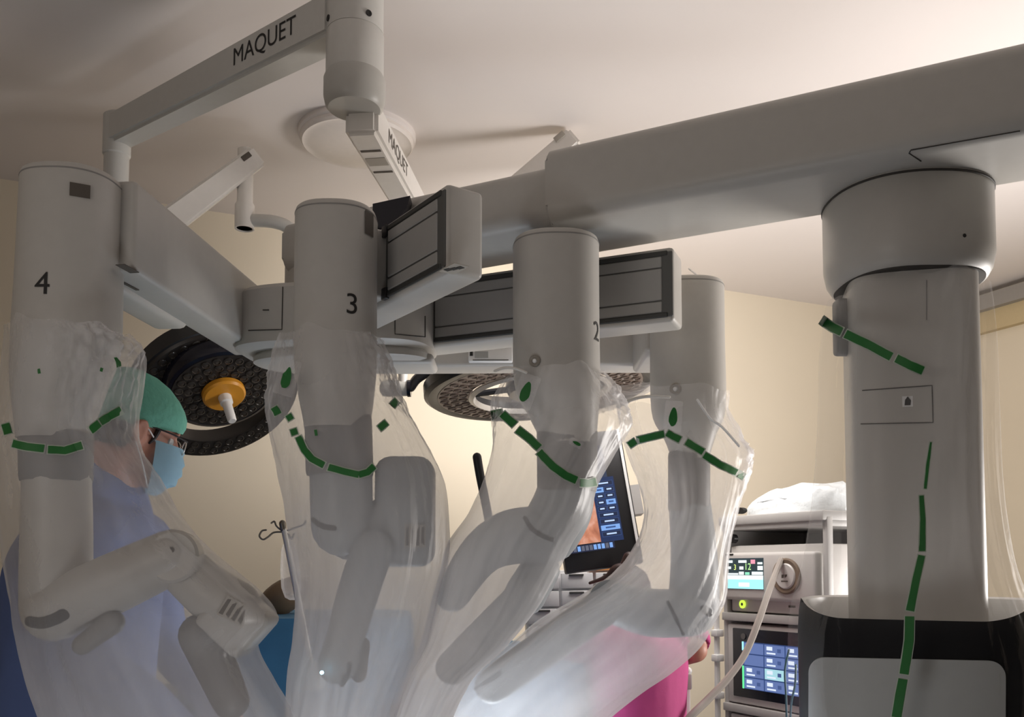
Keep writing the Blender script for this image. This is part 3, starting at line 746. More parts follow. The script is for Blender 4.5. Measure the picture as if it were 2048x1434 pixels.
# ------------------------------------------------------------------ plastic drapes
def drape(name, label, rows, seed, mat_=None, seg=150, n=150, amp=.012, arc=None, top_rag=.02, bunch=()):
    """rows: (py, px left, px right, Y, half depth, layers)"""
    rr = catmull([list(r) for r in rows], n); bm = bmesh.new(); rs = []; lay = []
    full = arc is None; a0, a1 = arc or (0, 2*PI)
    for j, (py, l, r, Y, T, d) in enumerate(rr):
        pl, pr = P(l, py, Y), P(r, py, Y); c = (pl+pr)/2; hw = (pr-pl).length/2; row = []
        s = j/(n-1)
        for i in range(seg if full else seg+1):
            t = a0+(a1-a0)*i/seg
            x, y = sup(t, hw, T, 2.3)
            q = Vector((math.cos(t), math.sin(t), 0))
            f1 = noise.noise(Vector((q.x*1.6+seed, q.y*1.6, s*2.2)))
            f2 = 1-abs(noise.noise(Vector((q.x*4+seed*3, q.y*4, s*2.6+q.x*1.5))))*2.2
            f3 = 1-abs(noise.noise(Vector((q.x*9+seed, q.y*9+5, s*9+q.x*5))))*2.2
            dsp = amp*(f1*1.3 + f2*.42 + f3*.14)
            dd = d
            for tb_, sb_, wt, ws, de, am in bunch:          # gathered, crumpled places: more layers of film
                g = math.exp(-(math.atan2(math.sin(t-tb_), math.cos(t-tb_))/wt)**2 - ((s-sb_)/ws)**2)
                dd += de*g*(.6+.8*noise.noise(Vector((q.x*12+seed, q.y*12, s*20))))
                dsp += am*g*(noise.noise(Vector((q.x*11+seed, q.y*11, s*24)))+.6*(1-2.2*abs(noise.noise(Vector((q.x*22, q.y*22+seed, s*40))))))
            p = c + Vector((x, y, 0)) + q*dsp
            p.z += (top_rag*noise.noise(Vector((q.x*2.5+seed, q.y*2.5, 7)))*(1-min(1, s*8)))
            row.append(p); lay.append(max(0, dd))
        rs.append(row)
    rings(bm, rs, cap=False, closed=full)
    me = bpy.data.meshes.new(name); bm.to_mesh(me); bm.free()
    o = link(name, me, mat_ or M_FILM)
    at = me.attributes.new('layers', 'FLOAT', 'POINT'); at.data.foreach_set('value', lay)
    return o
G = 'clear drapes over the robot arms'
dr4 = drape('arm_drape', 'clear plastic drape with green band over robot arm numbered 4', [
 (668, 36, 250, 1.77, .115, .30), (700, 30, 272, 1.77, .12, .35), (760, 20, 268, 1.77, .125, .35), (840, 10, 258, 1.77, .13, .4), (900, 8, 270, 1.77, .135, .4),
 (960, 12, 310, 1.77, .14, .4), (1030, 22, 348, 1.77, .15, .4), (1090, 34, 398, 1.77, .16, .4), (1150, 44, 468, 1.76, .17, .4), (1200, 52, 522, 1.76, .17, .42),
 (1243, 57, 542, 1.76, .17, .5), (1295, 72, 502, 1.76, .17, .58), (1370, 96, 536, 1.76, .18, .65), (1434, 128, 572, 1.76, .19, .7), (1520, 170, 610, 1.76, .2, .9)], 1.3, bunch=((-.6, .06, .7, .16, .9, .02), (-.1, .35, .4, .2, .2, .006)))
dr3 = drape('arm_drape', 'clear plastic drape with green band over robot arm numbered 3', [
 (685, 572, 756, 1.94, .12, .35), (730, 560, 772, 1.94, .125, .4), (790, 548, 792, 1.94, .13, .45), (840, 545, 818, 1.94, .14, .5), (900, 556, 852, 1.94, .15, .55), (960, 570, 878, 1.95, .17, .6),
 (1040, 588, 888, 1.95, .18, .7), (1120, 598, 886, 1.95, .18, .75), (1200, 606, 868, 1.95, .18, .9), (1280, 600, 850, 1.95, .18, 1.0), (1340, 590, 822, 1.95, .18, 1.05), (1434, 586, 782, 1.95, .18, 1.2), (1520, 586, 760, 1.95, .18, 1.4)], 4.1, bunch=((-.3, .12, .6, .14, .7, .014), (-2.9, .1, .5, .2, .4, .006)))
dr2 = drape('arm_drape', 'clear plastic drape with green band over robot arm numbered 2', [
 (752, 1020, 1196, 2.06, .13, .3), (790, 990, 1226, 2.06, .135, .35), (830, 987, 1243, 2.06, .14, .4), (860, 986, 1250, 2.06, .14, .45), (905, 985, 1226, 2.06, .15, .5), (970, 969, 1192, 2.05, .16, .55),
 (1030, 942, 1176, 2.05, .17, .6), (1090, 902, 1142, 2.05, .17, .7), (1150, 884, 1112, 2.05, .17, .85), (1220, 862, 1074, 2.05, .17, .95), (1290, 842, 1018, 2.04, .17, 1.05), (1350, 816, 952, 2.03, .17, 1.1), (1434, 792, 905, 2.02, .17, 1.4), (1520, 780, 880, 2.02, .17, 1.5)], 7.7, bunch=((-.3, .1, .6, .12, .5, .014), (-2.9, .15, .5, .12, .3, .006)))
dr1 = drape('arm_drape', 'clear plastic drape with green band over the unnumbered arm at the right', [
 (790, 1232, 1452, 2.44, .14, .3), (830, 1238, 1452, 2.44, .14, .35), (880, 1250, 1480, 2.44, .14, .4), (915, 1262, 1498, 2.44, .15, .4), (960, 1280, 1490, 2.44, .15, .45), (1020, 1293, 1470, 2.43, .16, .5),
 (1090, 1275, 1452, 2.42, .17, .6), (1150, 1225, 1446, 2.41, .18, .55), (1200, 1150, 1442, 2.4, .18, .55), (1240, 1080, 1424, 2.38, .18, .58), (1290, 1020, 1395, 2.36, .18, .65), (1340, 950, 1340, 2.34, .18, .7), (1390, 900, 1268, 2.32, .18, .8), (1450, 860, 1200, 2.3, .18, 1.1), (1520, 840, 1160, 2.3, .18, 1.1)], 11.9, bunch=((-.3, .2, .5, .14, .5, .014), (-2.6, .45, .8, .2, .3, .008)))
for o, l in ((dr4, 0), (dr3, 0), (dr2, 0), (dr1, 0)): pass
tag(dr4, 'clear plastic drape over robot arm numbered 4, in front of the surgeon', 'drape', G)
tag(dr3, 'clear plastic drape over robot arm numbered 3, beside the drip stand', 'drape', G)
tag(dr2, 'clear plastic drape over robot arm numbered 2, left of the monitor', 'drape', G)
tag(dr1, 'clear plastic drape over the unnumbered arm, before the person in pink', 'drape', G)
drc = drape('column_drape', '', [
 (592, 1676, 1950, 1.93, .17, .5), (640, 1664, 1958, 1.93, .17, .5), (720, 1655, 1962, 1.93, .175, .55), (850, 1650, 1964, 1.93, .18, .6), (980, 1640, 1970, 1.93, .19, .75), (1100, 1628, 1980, 1.92, .215, .95), (1180, 1612, 1998, 1.91, .24, .5), (1240, 1596, 2034, 1.91, .25, .12), (1340, 1590, 2060, 1.91, .255, .08), (1440, 1588, 2066, 1.91, .255, .08), (1540, 1586, 2066, 1.91, .255, .08)],
 15.2, M_FILMC, amp=.008, arc=(PI*.88, PI*1.84))
tag(drc, 'thin clear plastic drape with green strips hanging around the robot column', 'drape')

def strap(o, segs, bv, wpx, green='strap_segment', border=True, off=.004, m=None):
    """segs: list of polylines in photo pixels; green tape pieces with pale borders, each a part"""
    for pts in segs:
        ws = wpx if isinstance(wpx, (int, float)) else None
        pl = []
        for (a, b) in zip(pts, pts[1:]):
            k = max(2, int(math.hypot(b[0]-a[0], b[1]-a[1])/7)); pl += [tuple(a[q]+(b[q]-a[q])*i/k for q in range(len(a))) for i in range(k)]
        pl.append(tuple(pts[-1]))
        for extra, mm, nm, of in (((2.2, M_TAPEW, 'strap_border', off),) if border else ()) + ((0, m or M_GREEN, green, off+.0012),):
            L_, R_ = [], []; Yl_ = None
            for i, q in enumerate(pl):
                a = pl[max(i-1, 0)]; b = pl[min(i+1, len(pl)-1)]; tx, ty = b[0]-a[0], b[1]-a[1]; ln = math.hypot(tx, ty) or 1
                w_ = (q[2] if len(q) > 2 else ws)/2 + extra; nx_, ny_ = -ty/ln*w_, tx/ln*w_
                ex, ey = (0, 0)
                if extra and i == 0: ex, ey = -tx/ln*extra, -ty/ln*extra
                if extra and i == len(pl)-1: ex, ey = tx/ln*extra, ty/ln*extra
                for lst, sg in ((L_, 1), (R_, -1)):
                    X, Y_ = q[0]+ex+nx_*sg, q[1]+ey+ny_*sg
                    h = hit(bv, X, Y_, of); 
                    if h and (Yl_ is None or abs(h.y-Yl_) < .09): Yl_ = h.y
                    else: h = P(X, Y_, (Yl_ or wloc(o).y))
                    lst.append(h)
            bm = bmesh.new()
            a = [bm.verts.new(v) for v in L_]; b = [bm.verts.new(v) for v in R_]
            for i in range(len(a)-1): bm.faces.new((a[i], a[i+1], b[i+1], b[i]))
            part(nm, bm, mm, o)
def leaf(px, py, sc, ang):
    out = []
    for i in range(24):
        t = 2*PI*i/24; x = math.sin(t)*.42*sc*(1-.25*math.cos(t)); y = -math.cos(t)*sc
        out.append((px + x*math.cos(ang)-y*math.sin(ang), py + x*math.sin(ang)+y*math.cos(ang)))
    return out
def patch(o, poly, bv, m, name, off=.005):
    ps = []; Y0 = None
    for x, y in poly:
        h = hit(bv, x, y, off)
        if h and (Y0 is None or abs(h.y-Y0) < .06): Y0 = h.y
        else: h = P(x, y, Y0 or wloc(o).y)
        ps.append(h)
    bm = bmesh.new(); vs = [bm.verts.new(p) for p in ps]
    c = bm.verts.new(sum(ps, Vector())/len(ps))
    for i in range(len(vs)): bm.faces.new((vs[i], vs[(i+1) % len(vs)], c))
    pt = part(name, bm, m, o)
    if m in (M_TAB,):
        at = pt.data.attributes.new('layers', 'FLOAT', 'POINT'); at.data.foreach_set('value', [.6]*len(pt.data.vertices))
    return pt
v4, v3, v2, v1, vcd = bvh_of(dr4), bvh_of(dr3), bvh_of(dr2), bvh_of(dr1), bvh_of(drc)
strap(dr4, [[(27, 887), (55, 894), (88, 898)], [(96, 900), (130, 902), (165, 891)], [(180, 862), (198, 847)], [(200, 845), (218, 833), (241, 820)], [(12, 848), (18, 868)]], v4, 15)
strap(dr3, [[(550, 815), (558, 829)], [(578, 830), (584, 840)], [(588, 858), (592, 870)], [(598, 874), (610, 900), (625, 918), (649, 931)], [(658, 935), (690, 944), (718, 950)], [(718, 950), (735, 945), (748, 933)], [(758, 858), (772, 846)], [(784, 812), (793, 802)]], v3, 13)
strap(dr2, [[(986, 830), (1005, 826)], [(1006, 828), (1030, 850)], [(1036, 860), (1058, 877), (1078, 896)], [(1078, 904), (1105, 933), (1130, 951), (1152, 961)], [(1160, 966), (1176, 966), (1190, 963)]], v2, 15)
strap(dr1, [[(1260, 890), (1272, 882)], [(1276, 880), (1302, 874), (1328, 868)], [(1334, 866), (1346, 873), (1360, 880)], [(1372, 884), (1390, 895), (1406, 904)], [(1408, 910), (1440, 930), (1472, 945)], [(1476, 948), (1486, 954)]], v1, 13)
strap(drc, [[(1644, 640), (1667, 655), (1685, 664)], [(1693, 668), (1740, 691), (1783, 714)], [(1793, 717), (1820, 731), (1845, 742)]], vcd, 17)
strap(drc, [[(1861, 885, 3), (1855, 930, 6), (1850, 978, 6)], [(1842, 992, 9), (1845, 1040, 11), (1844, 1103, 12)], [(1843, 1112, 13), (1832, 1160, 15), (1820, 1222, 16)], [(1819, 1233, 17), (1818, 1280, 18), (1808, 1348, 18)], [(1806, 1358, 18), (1800, 1390, 19), (1793, 1434, 19)]], vcd, 16)
for o, bv, (px, py), sc, an in ((dr3, v3, (576, 756), 22, .3), (dr2, v2, (1052, 784), 21, .35), (dr1, v1, (1346, 834), 19, .08), (dr2, v2, (1152, 887), 8, -1.1)):
    tw, th = sc*.95, sc*1.7
    c_, s_ = math.cos(an), math.sin(an)
    patch(o, [(px+x*c_-y*s_, py+x*s_+y*c_) for x, y in rrect(-tw, -th, tw, th*.95, 3, 2)], bv, M_TAB, 'clear_tab', .004)
    patch(o, leaf(px, py, sc, an), bv, M_GREEN, 'leaf_mark', .0065)
for o, bv, pts in ((dr3, v3, [(632, 860), (634, 872)]), (dr4, v4, [(78, 738), (80, 748)]), (dr4, v4, [(232, 715), (238, 735)]), (dr4, v4, [(205, 738), (203, 744)])):
    strap(o, [pts], bv, 6, 'green_mark', False)
for o, bv, (px, py) in ((dr2, v2, (1070, 722)), (dr1, v1, (1351, 778))):
    d = bvh_of(a2 if o is dr2 else a1); Mg = decal_frame(d, px, py); rg = S(12, o.location.y)
    part('grommet', lathe(Mg, [(rg, 0), (rg, .003), (rg*.85, .005), (rg*.45, .003), (rg*.4, 0)], 24), mat('grommet', (.30, .27, .23), .3), o)
    part('grommet_stud', lathe(Mg, [(rg*.42, .002), (rg*.3, .005), (.0005, .006)], 12), M_PAPER, o)
M_CORD = mat('cord', (.80, .78, .73), .5)
def cord(o, pts, Y, w_, m=M_CORD, name='tie_cord'):
    part(name, tube([(P(x, y, Y), S(w_, Y)) for x, y in pts], seg=6), m, o)
cord(dr2, [(990, 742), (1008, 736), (1030, 737), (1052, 745)], 1.93, 3)
cord(dr1, [(1236, 814), (1262, 800), (1295, 793), (1338, 794)], 2.3, 3.4)
cord(dr1, [(1395, 800), (1420, 836), (1445, 855), (1478, 892)], 2.31, 2.6, M_PAPER)

# ------------------------------------------------------------------ monitor on its ceiling arm
Ym = 3.25
mr = Vector((.985, .10, .135)).normalized()
mc = P(1258, 1112, Ym)                       # lower right of the bezel
Mm = frame(mc, mr, y=Vector((-.215, .12, .97)))     # x right, y up the screen, z toward ... camera side
if (Mm.to_3x3() @ Vector((0, 0, 1))).y > 0: Mm = Mm @ Matrix.Scale(1, 4)
Wm, Hm = .235, .475
MO = thing('monitor', 'large tilted black monitor showing a pink camera view and blue menus', 'monitor', mc)
fz = Mm.to_3x3() @ Vector((0, 0, 1)); sg = 1 if fz.y < 0 else -1
def mbox(x0, x1, y0, y1, z0, z1, bev=0): 
    lo, hi = sorted((z0*sg, z1*sg)); return box(Mm, (x0, y0, lo), (x1, y1, hi), bev)
part('housing', mbox(-Wm, .05, -.03, Hm, -.05, 0, .006), M_BLACK, MO)
part('edge_strip', mbox(.034, .044, .03, Hm, -.02, .004), M_PAPER, MO, 'white edge strip')
part('edge_plate', mbox(.05, .085, .15, .26, -.06, -.01), M_CART, MO)
def screen(name, x0, x1, y0, y1, m, parent=MO, z=.0015): return part(name, mbox(x0, x1, y0, y1, 0, z), m, parent)
def pic_mat():
    m = bpy.data.materials.new('camera_view'); m.use_nodes = True; nt = m.node_tree; N = nt.nodes; L = nt.links; b = N['Principled BSDF']
    tc = N.new('ShaderNodeTexCoord'); n = N.new('ShaderNodeTexNoise'); n.inputs['Scale'].default_value = 9; n.inputs['Detail'].default_value = 5; n.inputs['Distortion'].default_value = 1.2
    r = N.new('ShaderNodeValToRGB'); e = r.color_ramp.elements
    e[0].position = .25; e[0].color = (.30, .09, .05, 1); e[1].position = .8; e[1].color = (.95, .62, .52, 1)
    k = r.color_ramp.elements.new(.5); k.color = (.62, .24, .14, 1)
    L.new(tc.outputs['Object'], n.inputs['Vector']); L.new(n.outputs['Fac'], r.inputs[0]); L.new(r.outputs[0], b.inputs['Emission Color'])
    b.inputs['Base Color'].default_value = (0, 0, 0, 1); b.inputs['Emission Strength'].default_value = 1.0; return m
screen('camera_view', -.225, -.088, .065, .40, pic_mat())
ui = screen('menu_column', -.092, -.008, .062, .30, em('uinavy', (.012, .03, .10), 1), z=.002)
screen('menu_column', -.092, -.03, .30, .42, em('uigrey', (.03, .045, .09), 1), z=.002)
for k in range(9):
    y = .268-.0235*k
    lit = k in (1, 7); two = k in (1, 2, 3, 4)
    spans = [(-.084, -.052), (-.049, -.014)] if two else [(-.084, -.014)]
    for j, (x0, x1) in enumerate(spans):
        br = (k, j) in ((1, 0), (3, 1), (7, 0))
        bt = part('menu_button', mbox(x0, x1, y, y+.019, 0, .003), em('uib', (.22, .42, .85), 1) if br else em('uid', (.04, .075, .20), 1), ui)
        if not br: part('menu_fill', mbox(x0+.002, x1-.002, y+.002, y+.017, 0, .0034), em('uik', (.01, .02, .06), 1), ui)
        mid = (x0+x1)/2; part('menu_text', mbox(mid-(x1-x0)*.26, mid+(x1-x0)*.26, y+.007, y+.0125, 0, .004), em('uit', (.55, .72, 1), 1) if not br else em('uin', (.03, .08, .25), 1), ui)
tb = screen('toolbar', -.228, -.045, .036, .062, em('uib2', (.015, .02, .05), 1), z=.002)
for k in range(12):
    x0 = -.226+k*.0148; part('toolbar_icon', mbox(x0, x0+.011, .040, .058, 0, .003), em('uib', (.22, .42, .85), 1) if k % 4 == 3 or k in (8, 9) else em('uig', (.12, .13, .18), 1), tb)
mtop = Mm @ Vector((-.15, .36, -.06*sg))
sp = P(1128, 268, 3.5)
part('drop_tube', tube([(Vector((sp.x, sp.y, sp.z-.02)), .022), (Vector((sp.x, sp.y, mtop.z+.16)), .022), (mtop+Vector((0, .03, .05)), .022), (mtop, .022)], seg=14), mat('spring_paint', 0), MO)
spb = Vector((e2b.x+.03, e2b.y, Z(470, e2b.y)))
part('spring_arm', arm_box(spb, sp + Vector((.02, 0, .015)), .08, .10, .07, .085), mat('spring_paint', 0), MO)
part('cap_slot', box(frame(sp-(sp-spb).normalized()*.03+Vector((0, 0, .01)), sp-spb, z=(0, 0, 1)), (-.025, -.038, -.032), (.02, -.03, -.008), .002), M_STICKL, MO)

# black rod behind the drapes
t = tag(part('handle_rod', ptube([(954, 914, 2.75, 9), (960, 950, 2.75, 9), (972, 1010, 2.75, 9), (985, 1080, 2.75, 9)], seg=16), M_BLACK), 'slim black rounded rod standing upright between the drapes of arms 3 and 2', 'rod')

# white drawer cabinet below the monitor
Yc = 3.7
Mc = frame(P(1060, 1142, Yc), (1, 0, .02), y=(0, 1, 0))
CB = thing('drawer_cabinet', 'white cabinet of shallow drawers standing below the tilted monitor', 'cabinet', (P(1150, 1140, Yc).x, Yc+.2, 0))
cw = S(205, Yc); 
part('body', box(Mc, (-.02, .02, -(P(1060, 1142, Yc).z)), (cw, .4, .0), .004), mat('cab_white', (.92, .92, .93), .4), CB)
rh = S(33, Yc)
for r_ in range(6):
    for c_ in range(3):
        x0 = -.012 + c_*cw/3; z1 = -.012-r_*rh*1.06
        d = part('drawer', box(Mc, (x0, -.008, z1-rh*.92), (x0+cw/3-.012, .05, z1), .003), mat('cab_white', 0), CB)
        part('pull', box(Mc, (x0+.03, -.016, z1-.012), (x0+cw/3-.05, -.006, z1-.004), .002), M_FRAME, d)
part('orange_label', box(Mc, (S(118, Yc), -.004, -.003), (S(170, Yc), .03, .012)), mat('orange', (.75, .32, .10), .5), CB)

# dark hand-shaped bracket at the monitor's foot
tag(part('cable_clamp', ptube([(1180, 1166, 3.1, 3), (1212, 1154, 3.1, 5), (1232, 1140, 3.1, 11), (1250, 1136, 3.1, 14), (1258, 1115, 3.1, 12)], seg=14), mat('dark_brown', (.05, .025, .02), .5)), 'small dark brown curved clamp under the lower right corner of the monitor', 'clamp')

# ------------------------------------------------------------------ equipment cart with devices
Yk = 3.6
kr = Vector((.50, -.866, 0)); kn_ = Vector((-.866, -.50, 0))
K0 = P(1450, 1130, Yk); K0.z = 0
Mk = frame(K0, kr, y=-kn_)            # x along the front to the right, y into the cart
KW = .50
def kz(py): return P(1450, py, Yk).z
CT = thing('equipment_cart', 'grey equipment cart stacked with lit devices, left of the robot column', 'cart', K0 + kr*.25 - kn_*.25)
part('top_shelf', box(Mk, (-.01, -.01, kz(1062)), (KW, .5, kz(1050)), .004), M_CART, CT)
part('top_rim', box(Mk, (-.015, -.02, kz(1052)), (KW+.01, .5, kz(1034)), .006), M_CART, CT)
for zz in (1224, 1404): part('shelf', box(Mk, (-.01, -.012, kz(zz+16)), (KW, .5, kz(zz)), .004), M_CART, CT)
for x in (-.012, KW-.01):
    for y in (0, .46): part('post', box(Mk, (x, y, .08), (x+.022, y+.03, kz(1045)), .004), M_CART, CT)
part('back_panel', box(Mk, (0, .47, .1), (KW, .485, kz(1050))), M_CARTD, CT)
part('side_panel', box(Mk, (-.010, .03, .1), (-.002, .46, kz(1050))), M_CART, CT)
part('base', box(Mk, (-.03, -.03, .08), (KW+.03, .52, .14), .02), M_CART, CT)
for x in (0, KW):
    for y in (.02, .46): part('caster', lathe(frame(Mk @ Vector((x, y, .042)), kr, z=kn_), [(.01, -.015), (.042, -.013), (.042, .013), (.01, .015)], 16), M_BLACK, CT)
rail = part('side_rail', box(Mk, (-.05, -.02, .2), (-.032, 0, kz(1206)), .005), M_PAPER, CT, 'white side rail')
for py in (1200, 1260, 1310, 1385): part('rail_clip', box(Mk, (-.055, -.03, kz(py+14)), (-.02, .01, kz(py)), .004), M_PAPER, CT)
part('knob', lathe(frame(Mk @ Vector((.04, -.002, kz(1078))), kr, z=kn_), [(.018, -.02), (.018, 0), (.001, .002)], 16), M_BLACK, CT)
# upper device
def dev(name, label, cat): return thing(name, label, cat, K0)
I = dev('insufflator', 'upper grey device with small lit screen and large round dial port', 'medical device')
I.location = Mk @ Vector((.25, .15, kz(1224)))
part('body', box(Mk, (.02, .012, kz(1222)), (KW-.02, .42, kz(1092)), .008), M_DEV, I)
fp = part('front_panel', box(Mk, (.012, -.028, kz(1198)), (KW-.02, .02, kz(1106)), .014, 3), M_DEV, I)
def kb(x0, x1, pa, pb, d0, d1, bev=0): return box(Mk, (x0, d0, kz(pb)), (x1, d1, kz(pa)), bev)
scr = part('screen', kb(.045, .235, 1117, 1177, -.031, -.026), em('scr1', (.03, .05, .06), 1), I)
part('screen_lower', kb(.048, .235, 1153, 1176, -.0325, -.03), em('scrc', (.42, .92, .95), 1.1), scr)
part('screen_band', kb(.048, .235, 1150, 1158, -.034, -.03), em('scrw', (.9, 1, 1), 1.2), scr)
for x0, x1, a, b, c_ in ((.05, .075, 1121, 1126, 'scrw'), (.11, .15, 1121, 1126, 'scrw'), (.175, .195, 1120, 1128, 'scrp'), (.21, .232, 1125, 1129, 'scrw'), (.05, .066, 1133, 1138, 'scrw'), (.115, .133, 1133, 1139, 'scrw'), (.21, .234, 1132, 1140, 'scrw'), (.05, .105, 1146, 1149, 'scrw'), (.112, .135, 1143, 1149, 'scrw'), (.145, .165, 1144, 1149, 'scrg'), (.18, .234, 1143, 1149, 'scrw'), (.11, .165, 1164, 1172, 'scrw'), (.18, .21, 1165, 1171, 'scrc')):
    part('readout', kb(x0, x1, a, b, -.0345, -.03), em(c_, {'scrw': (.9, 1, 1), 'scrp': (.9, .35, .45), 'scrg': (.3, .8, .55), 'scrc': (.42, .92, .95)}[c_], 1.1), scr)
def ktext(s, x, py, size, m, parent, y=-.0325):
    lettering(s, size, frame(Mk @ Vector((x, y, kz(py))), kr, z=kn_), m, parent, bold=size*.03)
ktext('3', .09, 1135, .030, em('txty', (.85, 1, .25), 1.3), scr); ktext('12', .158, 1134, .036, em('txtg', (.55, 1, .35), 1.3), scr)
part('maker_plate', kb(.03, .075, 1108, 1111, -.029, -.026), M_INK, fp)
Md = frame(Mk @ Vector((.35, -.03, kz(1151))), kr, z=kn_)
part('dial_ring', lathe(Md, [(.066, 0), (.066, .006), (.06, .009), (.046, .006), (.045, 0)], 40), mat('dial_brown', (.20, .145, .105), .35), I)
dl = part('dial', lathe(Md, [(.047, .0), (.047, .008), (.043, .012), (.001, .012)], 36), M_DEV, I)
part('dial_mark', prism(Md @ Matrix.Translation((0, 0, .0122)), [(-.014, -.006), (-.004, -.006), (-.002, .006), (-.013, .006)], .0004), M_STICK, dl)
part('dial_mark', prism(Md @ Matrix.Translation((0, 0, .0122)), [(.002, -.006), (.012, .0), (.013, .007), (.001, .006)], .0004), M_STICK, dl)
part('dial_mark', prism(Md @ Matrix.Translation((0, 0, .0122)), [(-.016, -.020), (.016, -.020), (.016, -.016), (-.016, -.016)], .0004), M_STICK, dl)
Mbt = frame(Mk @ Vector((.085, .01, kz(1207))), kr, z=kn_)
part('power_button', lathe(Mbt, [(.016, 0), (.016, .004), (.012, .005), (.008, .004), (.007, .004)], 24), em('btn', (.62, .85, .08), 1.2), I, 'glowing yellow-green power button')
part('power_dot', lathe(Mbt, [(.006, .0045), (.001, .0046)], 10), M_FRAME, I)
part('socket_mark', kb(.32, .35, 1205, 1209, .008, .013), M_STICK, I)
# lower device
J = dev('control_unit', 'lower device with black glass front and blue grid touchscreen', 'medical device')
J.location = Mk @ Vector((.25, .15, kz(1404)))
part('body', box(Mk, (.008, .0, kz(1402)), (KW-.02, .42, kz(1246)), .008), M_DEV, J)
part('glass', box(Mk, (.045, -.008, kz(1388)), (KW-.04, .004, kz(1254)), .003), M_BLACKG, J)
gs = part('screen', kb(.10, .42, 1279, 1370, -.0105, -.007), em('gs', (.03, .06, .18), 1), J)
for r_ in range(4):
    for c_ in range(3):
        x0 = .112+c_*.105; a = 1281+r_*22.6
        hl = (r_, c_) == (2, 1)
        cell = part('screen_tile', kb(x0, x0+.098, a, a+20, -.0125, -.009), em('tilel', (.42, .72, .80), 1) if hl else em('tile', (.13, .19, .42), 1), gs)
        if r_ > 1 or c_ > 0:
            part('tile_text', kb(x0+.012, x0+.04, a+3, a+10, -.0135, -.009), em('scrw2', (.80, .88, 1), 1), gs)
            part('tile_text', kb(x0+.012, x0+.055, a+14, a+17, -.0135, -.009), em('scrw2', (.80, .88, 1), 1), gs)
            part('tile_text', kb(x0+.065, x0+.082, a+6, a+13, -.0135, -.009), em('tiled', (.06, .10, .26), 1), gs)
part('status_bar', kb(.100, .108, 1279, 1296, -.0125, -.009), em('scrc', (.42, .92, .95), 1.1), gs)
part('status_bar', kb(.100, .108, 1326, 1370, -.0125, -.009), em('sbg', (.15, .9, .35), 1.1), gs)
part('icon', lathe(frame(Mk @ Vector((.105, -.009, kz(1269))), kr, z=kn_), [(.012, 0), (.012, .002), (.001, .002)], 14), M_CARTD, J)
part('knob', lathe(frame(Mk @ Vector((.43, -.006, kz(1274))), kr, z=kn_), [(.008, 0), (.008, .008), (.001, .01)], 12), M_PAPER, J)
# third device
T3 = dev('recorder', 'lowest grey device on the cart, cut by the picture edge', 'medical device')
T3.location = Mk @ Vector((.25, .15, kz(1520)))
part('body', box(Mk, (.02, .0, kz(1516)), (KW-.02, .42, kz(1424)), .006), M_DEV, T3)
part('glass', box(Mk, (.05, -.006, kz(1500)), (KW-.05, .003, kz(1434))), M_BLACKG, T3)
part('lamp', box(Mk, (.26, -.008, kz(1436)), (.285, 0, kz(1428)), .002), em('scrw', (.9, 1, 1), 1.2), T3)
part('support', box(Mk, (.03, .05, .14), (KW-.03, .4, kz(1516))), M_CARTD, T3)
# plastic-wrapped package on the cart
bm = bmesh.new(); rs = []
for j in range(9):
    s = j/8; row = []; f = math.sin(PI*min(1, .08+s*.9)**.8)
    for i in range(40):
        a = 2*PI*i/40; x, y = sup(a, .215*(1-.55*s**3), .17*(1-.6*s**3), 3)
        nzv = .014*noise.noise(Vector((x*14, y*14, s*3)))+.008*noise.noise(Vector((x*40, y*40, s*9)))
        row.append(Mk @ Vector((.235+x+nzv, .2+y+nzv, kz(1033)+.002 + .105*s**.8 + (0 if j == 0 else nzv*1.2 + .02*s*(x/.2)))))
    rs.append(row)
rings(bm, rs)
pk = tag(part('wrapped_package', bm, mat('wrap_white', (.80, .84, .86), .18, nz=.1, nscale=30, bump=.4)), 'white package in crumpled clear plastic lying on the cart top', 'package')
part('handle_slot', lathe(frame(Mk @ Vector((.07, .018, kz(1023))), kr, z=kn_) @ Matrix.Diagonal((1.8, .8, 1, 1)), [(.016, -.01), (.016, .012), (.001, .012)], 20), M_INK, pk)
# tube and cables
tag(part('gas_tube', ptube([(1562, 1120, 3.30, 6), (1550, 1150, 3.2, 6.5), (1535, 1190, 3.12, 6.5), (1516, 1245, 3.05, 7), (1490, 1308, 3.0, 7), (1455, 1358, 2.95, 7.5), (1415, 1400, 2.9, 8), (1375, 1440, 2.85, 8), (1340, 1490, 2.85, 8)], seg=10), M_TUBE), 'translucent grey tube running from the dial port down to the left', 'tube')
tag(part('thin_cable', ptube([(1578, 1300, 3.15, 2.2), (1570, 1340, 3.15, 2.2), (1572, 1390, 3.15, 2.2), (1574, 1460, 3.15, 2.2)], seg=6), M_TEAL), 'thin teal cable hanging before the blue touchscreen, the left of two', 'cable', 'teal cables')
tag(part('thin_cable', ptube([(1592, 1330, 3.1, 2.2), (1590, 1370, 3.1, 2.2), (1582, 1410, 3.1, 2.2), (1580, 1470, 3.1, 2.2)], seg=6), M_TEAL), 'thin teal cable hanging before the blue touchscreen, the right of two', 'cable', 'teal cables')
